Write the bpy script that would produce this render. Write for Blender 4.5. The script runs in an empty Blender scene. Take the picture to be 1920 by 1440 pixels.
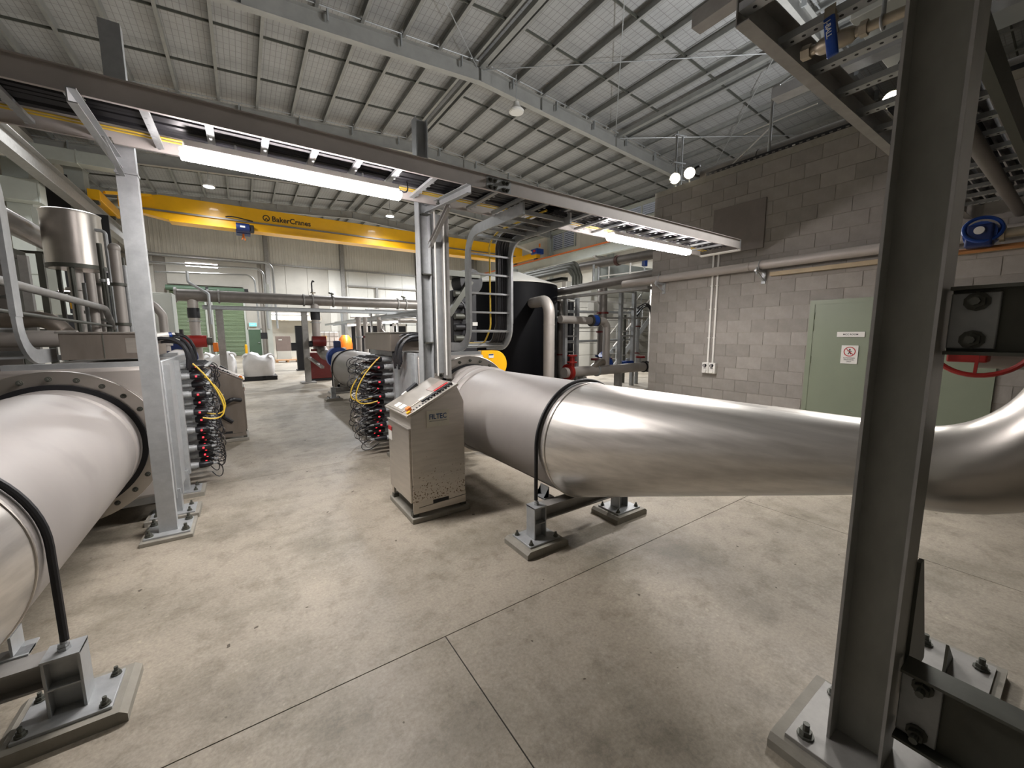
import bpy, bmesh, math, random
from mathutils import Vector, Matrix
random.seed(7)
C = bpy.context.scene.collection
PI = math.pi
# ---------------------------------------------------------------- camera, world, exposure
cd = bpy.data.cameras.new('camera'); cam = bpy.data.objects.new('camera', cd); C.objects.link(cam)
YAW, PIT, ROL = 0.594530816, 0.124937824, -0.0035961964
Fv = Vector((math.sin(YAW)*math.cos(PIT), math.cos(YAW)*math.cos(PIT), -math.sin(PIT)))
R0 = Vector((math.cos(YAW), -math.sin(YAW), 0)); U0 = R0.cross(Fv)
Rv = R0*math.cos(ROL)+U0*math.sin(ROL); Uv = -R0*math.sin(ROL)+U0*math.cos(ROL)
M = Matrix((Rv, Uv, -Fv)).transposed().to_4x4(); M.translation = Vector((0, 0, 1.58))
cam.matrix_world = M
cd.sensor_width = 36; cd.lens = 740.0855*36/1920; cd.clip_start = .03; cd.clip_end = 200
sc = bpy.context.scene; sc.camera = cam
sc.view_settings.view_transform = 'Standard'; sc.view_settings.look = 'None'
sc.view_settings.gamma = 1; sc.view_settings.use_curve_mapping = False
sc.view_settings.exposure = 0.24
w = bpy.data.worlds.new('world'); sc.world = w; w.use_nodes = True
w.node_tree.nodes['Background'].inputs[0].default_value = (.76, .77, .80, 1)
w.node_tree.nodes['Background'].inputs[1].default_value = 0.10
def area(name, loc, sx, sy, power, col=(1, .97, .94), rot=(0, 0, 0), spread=PI):
    l = bpy.data.lights.new(name, 'AREA'); l.shape = 'RECTANGLE'; l.size = sx; l.size_y = sy
    l.energy = power; l.color = col; l.spread = spread
    o = bpy.data.objects.new(name, l); C.objects.link(o); o.location = loc; o.rotation_euler = rot; return o
def point(name, loc, r, power, col=(1, .95, .88)):
    l = bpy.data.lights.new(name, 'POINT'); l.shadow_soft_size = r; l.energy = power; l.color = col
    o = bpy.data.objects.new(name, l); C.objects.link(o); o.location = loc; return o
def spot(name, loc, to, r, power, ang, col=(1, .975, .95)):
    l = bpy.data.lights.new(name, 'SPOT'); l.shadow_soft_size = r; l.energy = power; l.color = col
    l.spot_size = ang; l.spot_blend = .6
    o = bpy.data.objects.new(name, l); C.objects.link(o); o.location = loc
    o.rotation_euler = (Vector(to)-Vector(loc)).to_track_quat('-Z', 'Y').to_euler(); return o
# the two tray battens, the floods on the block room, the high bays, added fill lamps
area('batten_or_fill_light', (.47, 3.45, 2.690), 1.36, .10, 42)
area('batten_or_fill_light', (4.58, 3.45, 2.685), 1.5, .10, 44)
spot('flood_light', (6.60, 1.75, 4.47), (0, 2.5, 2.6), .45, 420, 2.6)
spot('flood_light', (6.50, 4.45, 4.47), (0, 6.5, 3.2), .10, 420, 2.6)
spot('flood_light', (6.50, 4.80, 4.47), (2, 12., 3.0), .10, 300, 2.6)
spot('added_roof_wash', (11.0, 3.8, 4.6), (8.0, 12.0, 10.4), .3, 1200, 2.8, (.97, .98, 1))  # added spot with no fixture, brightens the roof from the block room top
spot('added_roof_wash', (11.0, .5, 4.6), (6.0, 7.0, 10.2), .3, 550, 2.8, (.97, .98, 1))  # second added roof spot, also without a fixture
for x, y, z, pw in ((-.82, 24.4, 8.5, 700), (7.77, 24.4, 8.5, 700), (14, 19, 8.6, 3600), (14, 33, 8.6, 3200), (5, 33, 8.6, 2600), (5, 19., 8.6, 3000), (-3, 33., 8.4, 1200), (-3, 17., 8.4, 900)):
    spot('high_bay_or_fill_light', (x, y, z), (x, y, 0), .25, pw, 2.75, (.95, .97, 1))  # first two match hung lamps; the rest are added fill without fixtures
area('batten_or_fill_light', (9.6, 11.6, 3.4), 1.4, .12, 160, (1, .98, .96))  # added fill for the dark rack area, no batten hangs here
area('batten_or_fill_light', (13.3, 11.0, 3.6), .12, 1.4, 110, (1, .98, .96))  # added fill further right in the rack area, no fixture
area('batten_or_fill_light', (6.0, 12.6, 3.8), 1.4, .12, 120, (1, .98, .96))  # added fill near the header pipe, no fixture
area('batten_or_fill_light', (-3.0, 11.0, 4.6), 1.4, .12, 50, (1, .98, .96))  # added fill over the left plant, no batten at this spot
# ---------------------------------------------------------------- materials
def lin(h):
    h = h.lstrip('#'); o = []
    for i in (0, 2, 4):
        c = int(h[i:i+2], 16)/255; o.append(c/12.92 if c <= .04045 else ((c+.055)/1.055)**2.4)
    return tuple(o)
def mat(name, col, rough=.5, metal=0., var=.10, scale=6., stretch=None, bump=0., bscale=60., objrand=0., rvar=.08, col2=None, spots=None, coat=0):
    m = bpy.data.materials.new(name); m.use_nodes = True; nt = m.node_tree; N = nt.nodes; L = nt.links
    p = N['Principled BSDF']; c = lin(col)
    tc = N.new('ShaderNodeTexCoord'); mp = N.new('ShaderNodeMapping'); L.new(tc.outputs['Object'], mp.inputs[0])
    if stretch: mp.inputs['Scale'].default_value = stretch
    n = N.new('ShaderNodeTexNoise'); n.inputs['Scale'].default_value = scale; n.inputs['Detail'].default_value = 6
    n.inputs['Roughness'].default_value = .62; L.new(mp.outputs[0], n.inputs[0])
    r = N.new('ShaderNodeValToRGB'); r.color_ramp.elements[0].position = .3; r.color_ramp.elements[1].position = .7
    c2 = lin(col2) if col2 else tuple(min(1, k*(1+var)) for k in c)
    c1 = tuple(k*(1-var) for k in c)
    r.color_ramp.elements[0].color = (*c1, 1); r.color_ramp.elements[1].color = (*c2, 1)
    L.new(n.outputs[0], r.inputs[0]); out = r.outputs[0]
    def mul(a, fac_out):
        x = N.new('ShaderNodeMix'); x.data_type = 'RGBA'; x.blend_type = 'MULTIPLY'; x.inputs[0].default_value = 1
        L.new(a, x.inputs[6]); L.new(fac_out, x.inputs[7]); return x.outputs[2]
    if objrand:
        oi = N.new('ShaderNodeObjectInfo'); mr = N.new('ShaderNodeMapRange')
        mr.inputs[3].default_value = 1-objrand; mr.inputs[4].default_value = 1+objrand
        L.new(oi.outputs['Random'], mr.inputs[0]); out = mul(out, mr.outputs[0])
    if spots:
        sn = N.new('ShaderNodeTexNoise'); sn.inputs['Scale'].default_value = spots[0]; sn.inputs['Detail'].default_value = 3
        L.new(tc.outputs['Object'], sn.inputs[0]); sr = N.new('ShaderNodeValToRGB')
        sr.color_ramp.elements[0].position = spots[1]; sr.color_ramp.elements[1].position = spots[1]+.06
        sr.color_ramp.elements[0].color = (1, 1, 1, 1); sr.color_ramp.elements[1].color = (spots[2],)*3+(1,)
        L.new(sn.outputs[0], sr.inputs[0]); out = mul(out, sr.outputs[0])
    L.new(out, p.inputs['Base Color'])
    p.inputs['Metallic'].default_value = metal; p.inputs['Coat Weight'].default_value = coat
    rr = N.new('ShaderNodeMapRange'); rr.inputs[3].default_value = max(.02, rough-rvar); rr.inputs[4].default_value = min(1, rough+rvar)
    L.new(n.outputs[0], rr.inputs[0]); L.new(rr.outputs[0], p.inputs['Roughness'])
    if bump:
        b = N.new('ShaderNodeBump'); b.inputs['Strength'].default_value = bump; b.inputs['Distance'].default_value = .004
        bn = N.new('ShaderNodeTexNoise'); bn.inputs['Scale'].default_value = bscale; bn.inputs['Detail'].default_value = 4
        L.new(mp.outputs[0], bn.inputs[0]); L.new(bn.outputs[0], b.inputs['Height']); L.new(b.outputs[0], p.inputs['Normal'])
    return m
def emat(name, col, strength):
    m = bpy.data.materials.new(name); m.use_nodes = True; p = m.node_tree.nodes['Principled BSDF']
    p.inputs['Base Color'].default_value = (*lin(col), 1); p.inputs['Emission Color'].default_value = (*lin(col), 1)
    p.inputs['Emission Strength'].default_value = strength; return m
GALV = mat('galvanised_steel', '#a6a9aa', .42, .30, .12, 14, bump=.05)
GALVD = mat('weathered_galvanised_steel', '#918f8b', .52, .20, .16, 9, bump=.05)
COL = mat('grey_galvanised_column', '#94948e', .5, .12, .14, 7, stretch=(1, 1, .5), bump=.1)
DARKST = mat('dull_grey_steel', '#55564f', .5, .35, .14, 7, stretch=(1, 1, .5), bump=.1)
PURL = mat('roof_purlin_steel', '#8f908d', .45, .25, .12, 3)
RAFT = mat('rafter_steel', '#9f9f9b', .5, .10, .10, 2.5)
BARREL = mat('bead_blasted_barrel', '#98938f', .52, .30, .08, 2.2, bump=.05, bscale=200, spots=(1.7, .60, .88))
TRAYM = mat('galvanised_tray_rail', '#b3ada9', .55, .05, .08, 5)
MATTE = mat('bead_blasted_stainless', '#aaa49e', .50, .25, .07, 2.2, bump=.05, bscale=200, spots=(1.7, .60, .90))
BRUSH = mat('brushed_stainless', '#bfbab3', .34, .9, .10, 3)
# brushed circumferentially: long thin streaks along the cone
CONE = mat('polished_stainless_cone', '#d0ccc6', .33, .75, .14, 9, stretch=(3., .04, 3.), rvar=.1)
CAB = mat('stainless_sheet', '#c4beb5', .34, .8, .10, 4, stretch=(1, 1, 7))
CABSPOT = mat('stainless_sheet_speckled', '#c6c0b7', .36, .7, .10, 4, stretch=(1, 1, 7))
STBOX = mat('stainless_box_sheet', '#988f86', .36, .75, .10, 3, stretch=(4, 4, 1))
PIPEG = mat('grey_pipe_steel', '#7f7a75', .42, .5, .12, 5)
DUCT = mat('galvanised_duct_sheet', '#b8bcb5', .5, .15, .08, 1.5)
BLACK = mat('black_rubber', '#16161a', .55, 0, .2, 10)
CABLE = mat('black_cable_sheath', '#1b1b1f', .42, 0, .2, 10)
TANK = mat('black_polyethylene', '#050508', .62, 0, .35, 5, stretch=(1, 1, .2))
YEL = mat('yellow_paint', '#efb20e', .36, 0, .06, 2, coat=.2)
YCAB = mat('yellow_cable_sheath', '#d8b53c', .5, 0, .1, 8)
BLUE = mat('blue_paint', '#173f8c', .35, 0, .1, 8)
DBLUE = mat('dark_blue_paint', '#12275a', .4, 0, .15, 8)
RED = mat('red_paint', '#8e1d17', .4, 0, .1, 8)
DRED = mat('dark_red_paint', '#5e1411', .45, 0, .15, 8)
ORANGE = mat('orange_plastic', '#d7701a', .4, 0, .08, 4)
ORAIL = mat('orange_conductor_rail', '#d8733a', .5, 0, .08, 4)
GREEN = mat('green_door_paint', '#7c8471', .42, 0, .05, 2)
DGREEN = mat('dark_green_paint', '#4d6450', .5, 0, .08, 2)
ROLL = mat('green_roller_steel', '#6f8062', .5, 0, .08, 2)
WHITE = mat('white_plastic', '#dcdad4', .45, 0, .04, 3)
CREAM = mat('cream_wall_cladding', '#d0ccc2', .55, 0, .06, 1.2)
CREAMD = mat('precast_wall_panel', '#a9a59c', .7, 0, .10, .8, bump=.1)
PALEW = mat('pale_precast_wall', '#c9c7bf', .7, 0, .08, .8)
FABRIC = mat('white_woven_bag', '#d6d4d2', .7, 0, .07, 4, bump=.4, bscale=16)
CONC = mat('concrete_pad', '#8e8a80', .8, 0, .12, 12, bump=.3)
BRASS = mat('dull_bronze_valve', '#a09684', .42, .6, .15, 12)
PRINTK = mat('black_print', '#17171a', .6, 0, .05, 5)
PRINTB = mat('blue_print', '#1c3f66', .6, 0, .05, 5)
PRINTR = mat('red_print', '#b02327', .6, 0, .05, 5)
PRINTG = mat('grey_print', '#6d6d6d', .6, 0, .05, 5)
BROWN = mat('brown_panel', '#85766f', .5, 0, .08, 3)
WOOD = mat('timber_pallet', '#a97d52', .7, 0, .15, 6)
LOUV = mat('glow_tinted_louvre_glass', '#a9b2c4', .3, 0, .06, 3)  # pale blue tint stands in for the glow on the blades
GLASS = mat('dark_louvre_glass', '#2a2f38', .15, 0, .1, 2)
BLOCK = mat('concrete_block', '#8d8882', .85, 0, .09, 9, bump=.35, bscale=90, objrand=.12)
MORTAR = mat('mortar', '#8a857d', .9, 0, .1, 20)
BED = mat('dark_joint_filler', '#2a2724', .9)
LAMP = emat('lamp_diffuser', '#fff6f6', 64)
FLOOD = emat('flood_lens', '#fff1dc', 60)
HIBAY = emat('high_bay_lens', '#f2f6ff', 25)
FARLAMP = emat('far_lamp_diffuser', '#fff4fb', 6)
LED = emat('red_indicator', '#ff3540', 2)
EXITM = emat('exit_sign_face', '#5fe0d8', 1.5)
TANK.node_tree.nodes['Principled BSDF'].inputs['Specular IOR Level'].default_value = .12
# speckled rust marks on the lower cabinet sheet
def add_rust(m):
    nt = m.node_tree; N = nt.nodes; L = nt.links; p = N['Principled BSDF']
    src = p.inputs['Base Color'].links[0].from_socket
    tc = N.new('ShaderNodeTexCoord'); v = N.new('ShaderNodeTexNoise'); v.inputs['Scale'].default_value = 64; v.inputs['Detail'].default_value = 2
    L.new(tc.outputs['Object'], v.inputs[0])
    g = N.new('ShaderNodeSeparateXYZ'); L.new(tc.outputs['Object'], g.inputs[0])
    a = N.new('ShaderNodeMapRange'); a.inputs[1].default_value = .15; a.inputs[2].default_value = .66; a.inputs[3].default_value = .12; a.inputs[4].default_value = -.10
    L.new(g.outputs[2], a.inputs[0])
    s = N.new('ShaderNodeMath'); s.operation = 'ADD'; L.new(v.outputs[0], s.inputs[0]); L.new(a.outputs[0], s.inputs[1])
    r = N.new('ShaderNodeValToRGB'); r.color_ramp.elements[0].position = .665; r.color_ramp.elements[1].position = .71
    r.color_ramp.elements[0].color = (1, 1, 1, 1); r.color_ramp.elements[1].color = (.30, .24, .18, 1); L.new(s.outputs[0], r.inputs[0])
    x = N.new('ShaderNodeMix'); x.data_type = 'RGBA'; x.blend_type = 'MULTIPLY'; x.inputs[0].default_value = 1
    L.new(src, x.inputs[6]); L.new(r.outputs[0], x.inputs[7]); L.new(x.outputs[2], p.inputs['Base Color'])
add_rust(CABSPOT)
def floor_mat():
    m = bpy.data.materials.new('worn_concrete_floor'); m.use_nodes = True; nt = m.node_tree; N = nt.nodes; L = nt.links
    p = N['Principled BSDF']; g = N.new('ShaderNodeNewGeometry')
    def noise(s, d=6, ro=.6, vec=None):
        n = N.new('ShaderNodeTexNoise'); n.inputs['Scale'].default_value = s; n.inputs['Detail'].default_value = d
        n.inputs['Roughness'].default_value = ro; L.new(vec or g.outputs['Position'], n.inputs[0]); return n.outputs[0]
    def ramp(i, a, b, ca, cb):
        r = N.new('ShaderNodeValToRGB'); r.color_ramp.elements[0].position = a; r.color_ramp.elements[1].position = b
        r.color_ramp.elements[0].color = (*ca, 1); r.color_ramp.elements[1].color = (*cb, 1); L.new(i, r.inputs[0]); return r.outputs[0]
    def mulc(a, b, f=1):
        x = N.new('ShaderNodeMix'); x.data_type = 'RGBA'; x.blend_type = 'MULTIPLY'; x.inputs[0].default_value = f
        L.new(a, x.inputs[6]); L.new(b, x.inputs[7]); return x.outputs[2]
    base = ramp(noise(1.1), .3, .7, lin('#958d80'), lin('#aea596'))
    st = ramp(noise(.9, 8, .7), .47, .64, (1, 1, 1), (.60, .60, .57)); base = mulc(base, st)
    st2 = ramp(noise(5.5, 8, .75), .50, .68, (1, 1, 1), (.70, .69, .67)); base = mulc(base, st2)
    fine = ramp(noise(60, 5, .7), .32, .68, (.80, .80, .80), (1.14, 1.13, 1.12)); base = mulc(base, fine)
    chip = ramp(noise(24, 3, .6), .66, .72, (1, 1, 1), (1.22, 1.22, 1.20)); base = mulc(base, chip)
    sp = ramp(noise(13, 2, .5), .735, .75, (1, 1, 1), (.28, .26, .23)); base = mulc(base, sp)
    L.new(base, p.inputs['Base Color'])
    rr = N.new('ShaderNodeMapRange'); rr.inputs[3].default_value = .38; rr.inputs[4].default_value = .75
    L.new(noise(2.2), rr.inputs[0]); L.new(rr.outputs[0], p.inputs['Roughness'])
    p.inputs['Specular IOR Level'].default_value = .35
    b = N.new('ShaderNodeBump'); b.inputs['Strength'].default_value = .12; b.inputs['Distance'].default_value = .004
    L.new(noise(40), b.inputs['Height']); L.new(b.outputs[0], p.inputs['Normal']); return m
FLOORM = floor_mat()
def roof_mat():
    m = mat('roof_foil_blanket', '#a3a4a4', .5, .15, .08, 2.0)
    nt = m.node_tree; N = nt.nodes; L = nt.links; p = N['Principled BSDF']
    tc = N.new('ShaderNodeNewGeometry'); mp = N.new('ShaderNodeMapping'); L.new(tc.outputs['Position'], mp.inputs[0])
    br = N.new('ShaderNodeTexBrick'); br.offset = 0; br.inputs['Scale'].default_value = 1
    br.inputs['Brick Width'].default_value = .15; br.inputs['Row Height'].default_value = .30; br.inputs['Mortar Size'].default_value = .012
    br.inputs['Mortar Smooth'].default_value = .6
    for i, c in ((1, (1, 1, 1, 1)), (2, (.97, .97, .97, 1)), (3, (.62, .61, .6, 1))): br.inputs[i].default_value = c
    L.new(mp.outputs[0], br.inputs[0]); src = p.inputs['Base Color'].links[0].from_socket
    x = N.new('ShaderNodeMix'); x.data_type = 'RGBA'; x.blend_type = 'MULTIPLY'; x.inputs[0].default_value = 1
    L.new(src, x.inputs[6]); L.new(br.outputs[0], x.inputs[7]); L.new(x.outputs[2], p.inputs['Base Color']); return m
ROOFM = roof_mat()
# ---------------------------------------------------------------- mesh builder
def V(*a): return Vector(a)
def basis(d, up=None):
    d = Vector(d).normalized(); up = Vector(up) if up is not None else (V(0, 0, 1) if abs(d.z) < .95 else V(0, 1, 0))
    u = up.cross(d).normalized(); return u, d.cross(u).normalized(), d
class MB:
    def __init__(s): s.v = []; s.f = []
    def add(s, vs, fs):
        n = len(s.v); s.v += [tuple(a) for a in vs]; s.f += [tuple(i+n for i in f) for f in fs]; return s
    def box(s, x0, x1, y0, y1, z0, z1):
        return s.add([(x0, y0, z0), (x1, y0, z0), (x1, y1, z0), (x0, y1, z0), (x0, y0, z1), (x1, y0, z1), (x1, y1, z1), (x0, y1, z1)],
            [(0, 3, 2, 1), (4, 5, 6, 7), (0, 1, 5, 4), (1, 2, 6, 5), (2, 3, 7, 6), (3, 0, 4, 7)])
    def cbox(s, x, y, z, a, b, c): return s.box(x-a/2, x+a/2, y-b/2, y+b/2, z-c/2, z+c/2)
    def sect(s, poly, p0, p1, up=None):
        p0 = Vector(p0); p1 = Vector(p1); u, v, d = basis(p1-p0, up); n = len(poly)
        vs = [p0+u*a+v*b for a, b in poly]+[p1+u*a+v*b for a, b in poly]
        fs = [(i, (i+1) % n, n+(i+1) % n, n+i) for i in range(n)]+[tuple(range(n))[::-1], tuple(range(n, 2*n))]
        return s.add(vs, fs)
    def bar(s, p0, p1, w, h, up=None): return s.sect([(-w/2, -h/2), (w/2, -h/2), (w/2, h/2), (-w/2, h/2)], p0, p1, up)
    def ibeam(s, p0, p1, b, d, tf, tw, up=None):
        # flanges horizontal when up is the web direction (v)
        s.sect([(-b/2, d/2-tf), (b/2, d/2-tf), (b/2, d/2), (-b/2, d/2)], p0, p1, up)
        s.sect([(-b/2, -d/2), (b/2, -d/2), (b/2, -d/2+tf), (-b/2, -d/2+tf)], p0, p1, up)
        return s.sect([(-tw/2, -d/2+tf), (tw/2, -d/2+tf), (tw/2, d/2-tf), (-tw/2, d/2-tf)], p0, p1, up)
    def chan(s, p0, p1, b, d, t, up=None, flip=1):
        q = [(0, -d/2), (b, -d/2), (b, -d/2+t), (t, -d/2+t), (t, d/2-t), (b, d/2-t), (b, d/2), (0, d/2)]
        if flip < 0: q = [(-a, c) for a, c in q][::-1]
        return s.sect(q, p0, p1, up)
    def angle(s, p0, p1, a, b, t, up=None):
        return s.sect([(0, 0), (a, 0), (a, t), (t, t), (t, b), (0, b)], p0, p1, up)
    def cyl(s, p0, p1, r0, r1=None, n=16, caps=True):
        r1 = r0 if r1 is None else r1; p0 = Vector(p0); p1 = Vector(p1); u, v, d = basis(p1-p0)
        vs = []
        for p, r in ((p0, r0), (p1, r1)):
            for i in range(n):
                a = 2*PI*i/n; vs.append(p+u*(r*math.cos(a))+v*(r*math.sin(a)))
        fs = [(i, (i+1) % n, n+(i+1) % n, n+i) for i in range(n)]
        if caps: fs += [tuple(range(n))[::-1], tuple(range(n, 2*n))]
        return s.add(vs, fs)
    def ringcyl(s, p0, p1, ro, ri, n=32):
        p0 = Vector(p0); p1 = Vector(p1); u, v, d = basis(p1-p0); vs = []
        for p, r in ((p0, ro), (p1, ro), (p1, ri), (p0, ri)):
            for i in range(n):
                a = 2*PI*i/n; vs.append(p+u*(r*math.cos(a))+v*(r*math.sin(a)))
        fs = []
        for k in range(4):
            for i in range(n):
                j = (i+1) % n; k2 = (k+1) % 4; fs.append((k*n+i, k*n+j, k2*n+j, k2*n+i))
        return s.add(vs, fs)
    def rings(s, rs, n=32, caps=True, d=None):
        # rs: list of (centre, radius); all rings share the axis direction of the first/last centre
        d = Vector(d) if d is not None else Vector(rs[-1][0])-Vector(rs[0][0]); u, v, d = basis(d); vs = []
        for p, r in rs:
            for i in range(n):
                a = 2*PI*i/n; vs.append(Vector(p)+u*(r*math.cos(a))+v*(r*math.sin(a)))
        fs = []
        for k in range(len(rs)-1):
            for i in range(n): j = (i+1) % n; fs.append((k*n+i, k*n+j, (k+1)*n+j, (k+1)*n+i))
        if caps: fs += [tuple(range(n))[::-1], tuple(range((len(rs)-1)*n, len(rs)*n))]
        return s.add(vs, fs)
    def tube(s, pts, r, n=8, closed=False, rs=None):
        pts = [Vector(p) for p in pts]; m = len(pts); vs = []; u = None
        for i, p in enumerate(pts):
            a = pts[(i-1) % m] if (closed or i) else p; b = pts[(i+1) % m] if (closed or i < m-1) else p
            d = (b-a).normalized()
            if u is None: u = basis(d)[0]
            u = (u-d*u.dot(d)).normalized(); v = d.cross(u); rr = rs[i] if rs else r
            for k in range(n): t = 2*PI*k/n; vs.append(p+u*(rr*math.cos(t))+v*(rr*math.sin(t)))
        fs = []
        for i in range(m if closed else m-1):
            j = (i+1) % m
            for k in range(n): l = (k+1) % n; fs.append((i*n+k, i*n+l, j*n+l, j*n+k))
        if not closed: fs += [tuple(range(n))[::-1], tuple(range((m-1)*n, m*n))]
        return s.add(vs, fs)
    def torus(s, c, ax, R, r, n=28, k=8, a0=0, a1=2*PI):
        u, v, d = basis(ax); c = Vector(c); full = abs(a1-a0) > 6.28
        m = n if full else n+1
        return s.tube([c+u*(R*math.cos(a0+(a1-a0)*i/n))+v*(R*math.sin(a0+(a1-a0)*i/n)) for i in range(m)], r, k, full)
    def prism(s, poly, ax, a0, a1):
        n = len(poly)
        def P(p, a): return (a, p[0], p[1]) if ax == 'x' else ((p[0], a, p[1]) if ax == 'y' else (p[0], p[1], a))
        return s.add([P(p, a0) for p in poly]+[P(p, a1) for p in poly],
            [(i, (i+1) % n, n+(i+1) % n, n+i) for i in range(n)]+[tuple(range(n))[::-1], tuple(range(n, 2*n))])
    def sphere(s, c, r, n=12, m=8, sz=1.):
        rs = [((c[0], c[1], c[2]-r*sz*math.cos(PI*i/m)), max(.0005, r*math.sin(PI*i/m))) for i in range(m+1)]
        return s.rings(rs, n, True, (0, 0, 1))
    def bolt(s, c, ax=(0, 0, 1), r=.016, h=.03):
        c = Vector(c); a = Vector(ax).normalized()
        s.cyl(c, c+a*h*.25, r*1.7, n=10); s.cyl(c+a*h*.25, c+a*h*.75, r*1.25, n=6); return s.cyl(c+a*h*.75, c+a*h*1.5, r*.7, n=8)
    def mesh(s, name, o=(0, 0, 0), smooth=35):
        me = bpy.data.meshes.new(name); o = Vector(o)
        me.from_pydata([tuple(Vector(v)-o) for v in s.v], [], s.f)
        b = bmesh.new(); b.from_mesh(me); bmesh.ops.recalc_face_normals(b, faces=b.faces); b.to_mesh(me); b.free()
        if smooth:
            me.shade_smooth(); me.set_sharp_from_angle(angle=math.radians(smooth))
        return me
    def build(s, name, m, parent=None, bevel=0, smooth=35):
        o = LOC.get(parent.name, (0, 0, 0)) if parent else org(s.v)
        me = s.mesh(name, o, smooth); me.materials.append(m)
        ob = bpy.data.objects.new(name, me); C.objects.link(ob)
        if parent: ob.parent = parent; LOC[ob.name] = o
        else: ob.location = o; LOC[ob.name] = o
        if bevel:
            bv = ob.modifiers.new('bevel', 'BEVEL'); bv.width = bevel; bv.segments = 2; bv.limit_method = 'ANGLE'
        return ob
LOC = {}
def org(vs):
    xs = [v[0] for v in vs]; ys = [v[1] for v in vs]; zs = [v[2] for v in vs]
    return ((min(xs)+max(xs))/2, (min(ys)+max(ys))/2, min(zs))
def tag(o, label, cat, group=None, kind=None):
    o['label'] = label; o['category'] = cat
    if group: o['group'] = group
    if kind: o['kind'] = kind
    return o
def T(name, label, cat, loc=(0, 0, 0), group=None):
    o = bpy.data.objects.new(name, None); C.objects.link(o); o.location = loc; o.empty_display_size = .1
    LOC[o.name] = tuple(loc); return tag(o, label, cat, group)
def S(name, mb=None, m=None, loc=(0, 0, 0)):
    if mb is None:
        o = bpy.data.objects.new(name, None); C.objects.link(o); o.location = loc; LOC[o.name] = tuple(loc)
    else: o = mb.build(name, m)
    o['kind'] = 'structure'; return o
def inst(src, name, parent, loc, rot=(0, 0, 0), scale=(1, 1, 1)):
    # another piece that shares the mesh of src; loc is a world offset
    me = src if isinstance(src, bpy.types.Mesh) else src.data
    ob = bpy.data.objects.new(name, me); C.objects.link(ob)
    b = Vector(LOC.get(parent.name, (0, 0, 0))) if parent else V(0, 0, 0)
    ob.parent = parent; ob.location = Vector(loc)-b; ob.rotation_euler = rot; ob.scale = scale
    LOC[ob.name] = tuple(Vector(loc)); return ob
def copy_tree(o, loc=None, rotz=0, label=None, scale=None):
    def cp(x, par):
        c = x.copy(); C.objects.link(c); c.parent = par; LOC[c.name] = LOC.get(x.name, (0, 0, 0))
        for k in list(x.children): cp(k, c)
        return c
    r = cp(o, None)
    if loc is not None: r.location = loc
    r.rotation_euler = (0, 0, rotz)
    if scale: r.scale = scale
    if label: r['label'] = label
    return r
def arc(pts, r, n=6):
    # polyline with its corners rounded
    pts = [Vector(p) for p in pts]; out = [pts[0]]
    for i in range(1, len(pts)-1):
        a, b, c = pts[i-1], pts[i], pts[i+1]; d0 = (a-b).normalized(); d1 = (c-b).normalized()
        ang = d0.angle(d1); t = min(r/math.tan(ang/2), (a-b).length*.49, (c-b).length*.49); rr = t*math.tan(ang/2)
        p0 = b+d0*t; cen = b+(d0+d1).normalized()*(rr/math.sin(ang/2)); e0 = p0-cen; tot = PI-ang
        axn = e0.cross((b+d1*t)-cen).normalized()
        for k in range(n+1): out.append(cen+Matrix.Rotation(tot*k/n, 3, axn) @ e0)
    out.append(pts[-1]); return out
def bez(p0, p1, p2, p3, n=10):
    p0, p1, p2, p3 = map(Vector, (p0, p1, p2, p3)); o = []
    for i in range(n+1):
        t = i/n; o.append(p0*(1-t)**3+p1*(3*t*(1-t)**2)+p2*(3*t*t*(1-t))+p3*t**3)
    return o
def text(body, size, p, xd, yd, m, parent, name='lettering', bold=.0, align='LEFT', depth=.0008, sx=1.0):
    cu = bpy.data.curves.new(name, 'FONT'); cu.body = body; cu.size = size; cu.offset = bold; cu.extrude = depth; cu.align_x = align; cu.resolution_u = 3
    cu.space_character = 1.0
    ob = bpy.data.objects.new(name, cu); C.objects.link(ob); bpy.context.view_layer.update()
    me = bpy.data.meshes.new_from_object(ob.evaluated_get(bpy.context.evaluated_depsgraph_get()))
    C.objects.unlink(ob); bpy.data.objects.remove(ob)
    X = Vector(xd).normalized(); Yv = Vector(yd).normalized(); Z = X.cross(Yv)
    mm = Matrix((X*sx, Yv, Z)).transposed().to_4x4(); o = Vector(LOC.get(parent.name, (0, 0, 0))) if parent else V(0, 0, 0)
    mm.translation = Vector(p)-o; me.transform(mm); me.materials.clear(); me.materials.append(m); me.name = name
    t = bpy.data.objects.new(name, me); C.objects.link(t); t.parent = parent; LOC[t.name] = tuple(o); return t
def flange(mb, c, ax, r, ri, t=.02, nb=8, br=.012):
    c = Vector(c); a = Vector(ax).normalized(); mb.cyl(c-a*t, c+a*t, r, n=24)
    u, v, d = basis(a)
    for i in range(nb):
        p = c+u*(math.cos(2*PI*i/nb)*(r+ri)/2)+v*(math.sin(2*PI*i/nb)*(r+ri)/2); mb.cyl(p-a*(t+.018), p+a*(t+.018), br, n=6)
    return mb
# ================================================================ SETTING
XR, YB = 21.0, 37.8          # side wall, far wall
XL = -6.5; XC = 7.26         # left wall, ridge
def ztop(x): return 10.51-.067*abs(x-XC)       # top of the rafters
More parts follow.
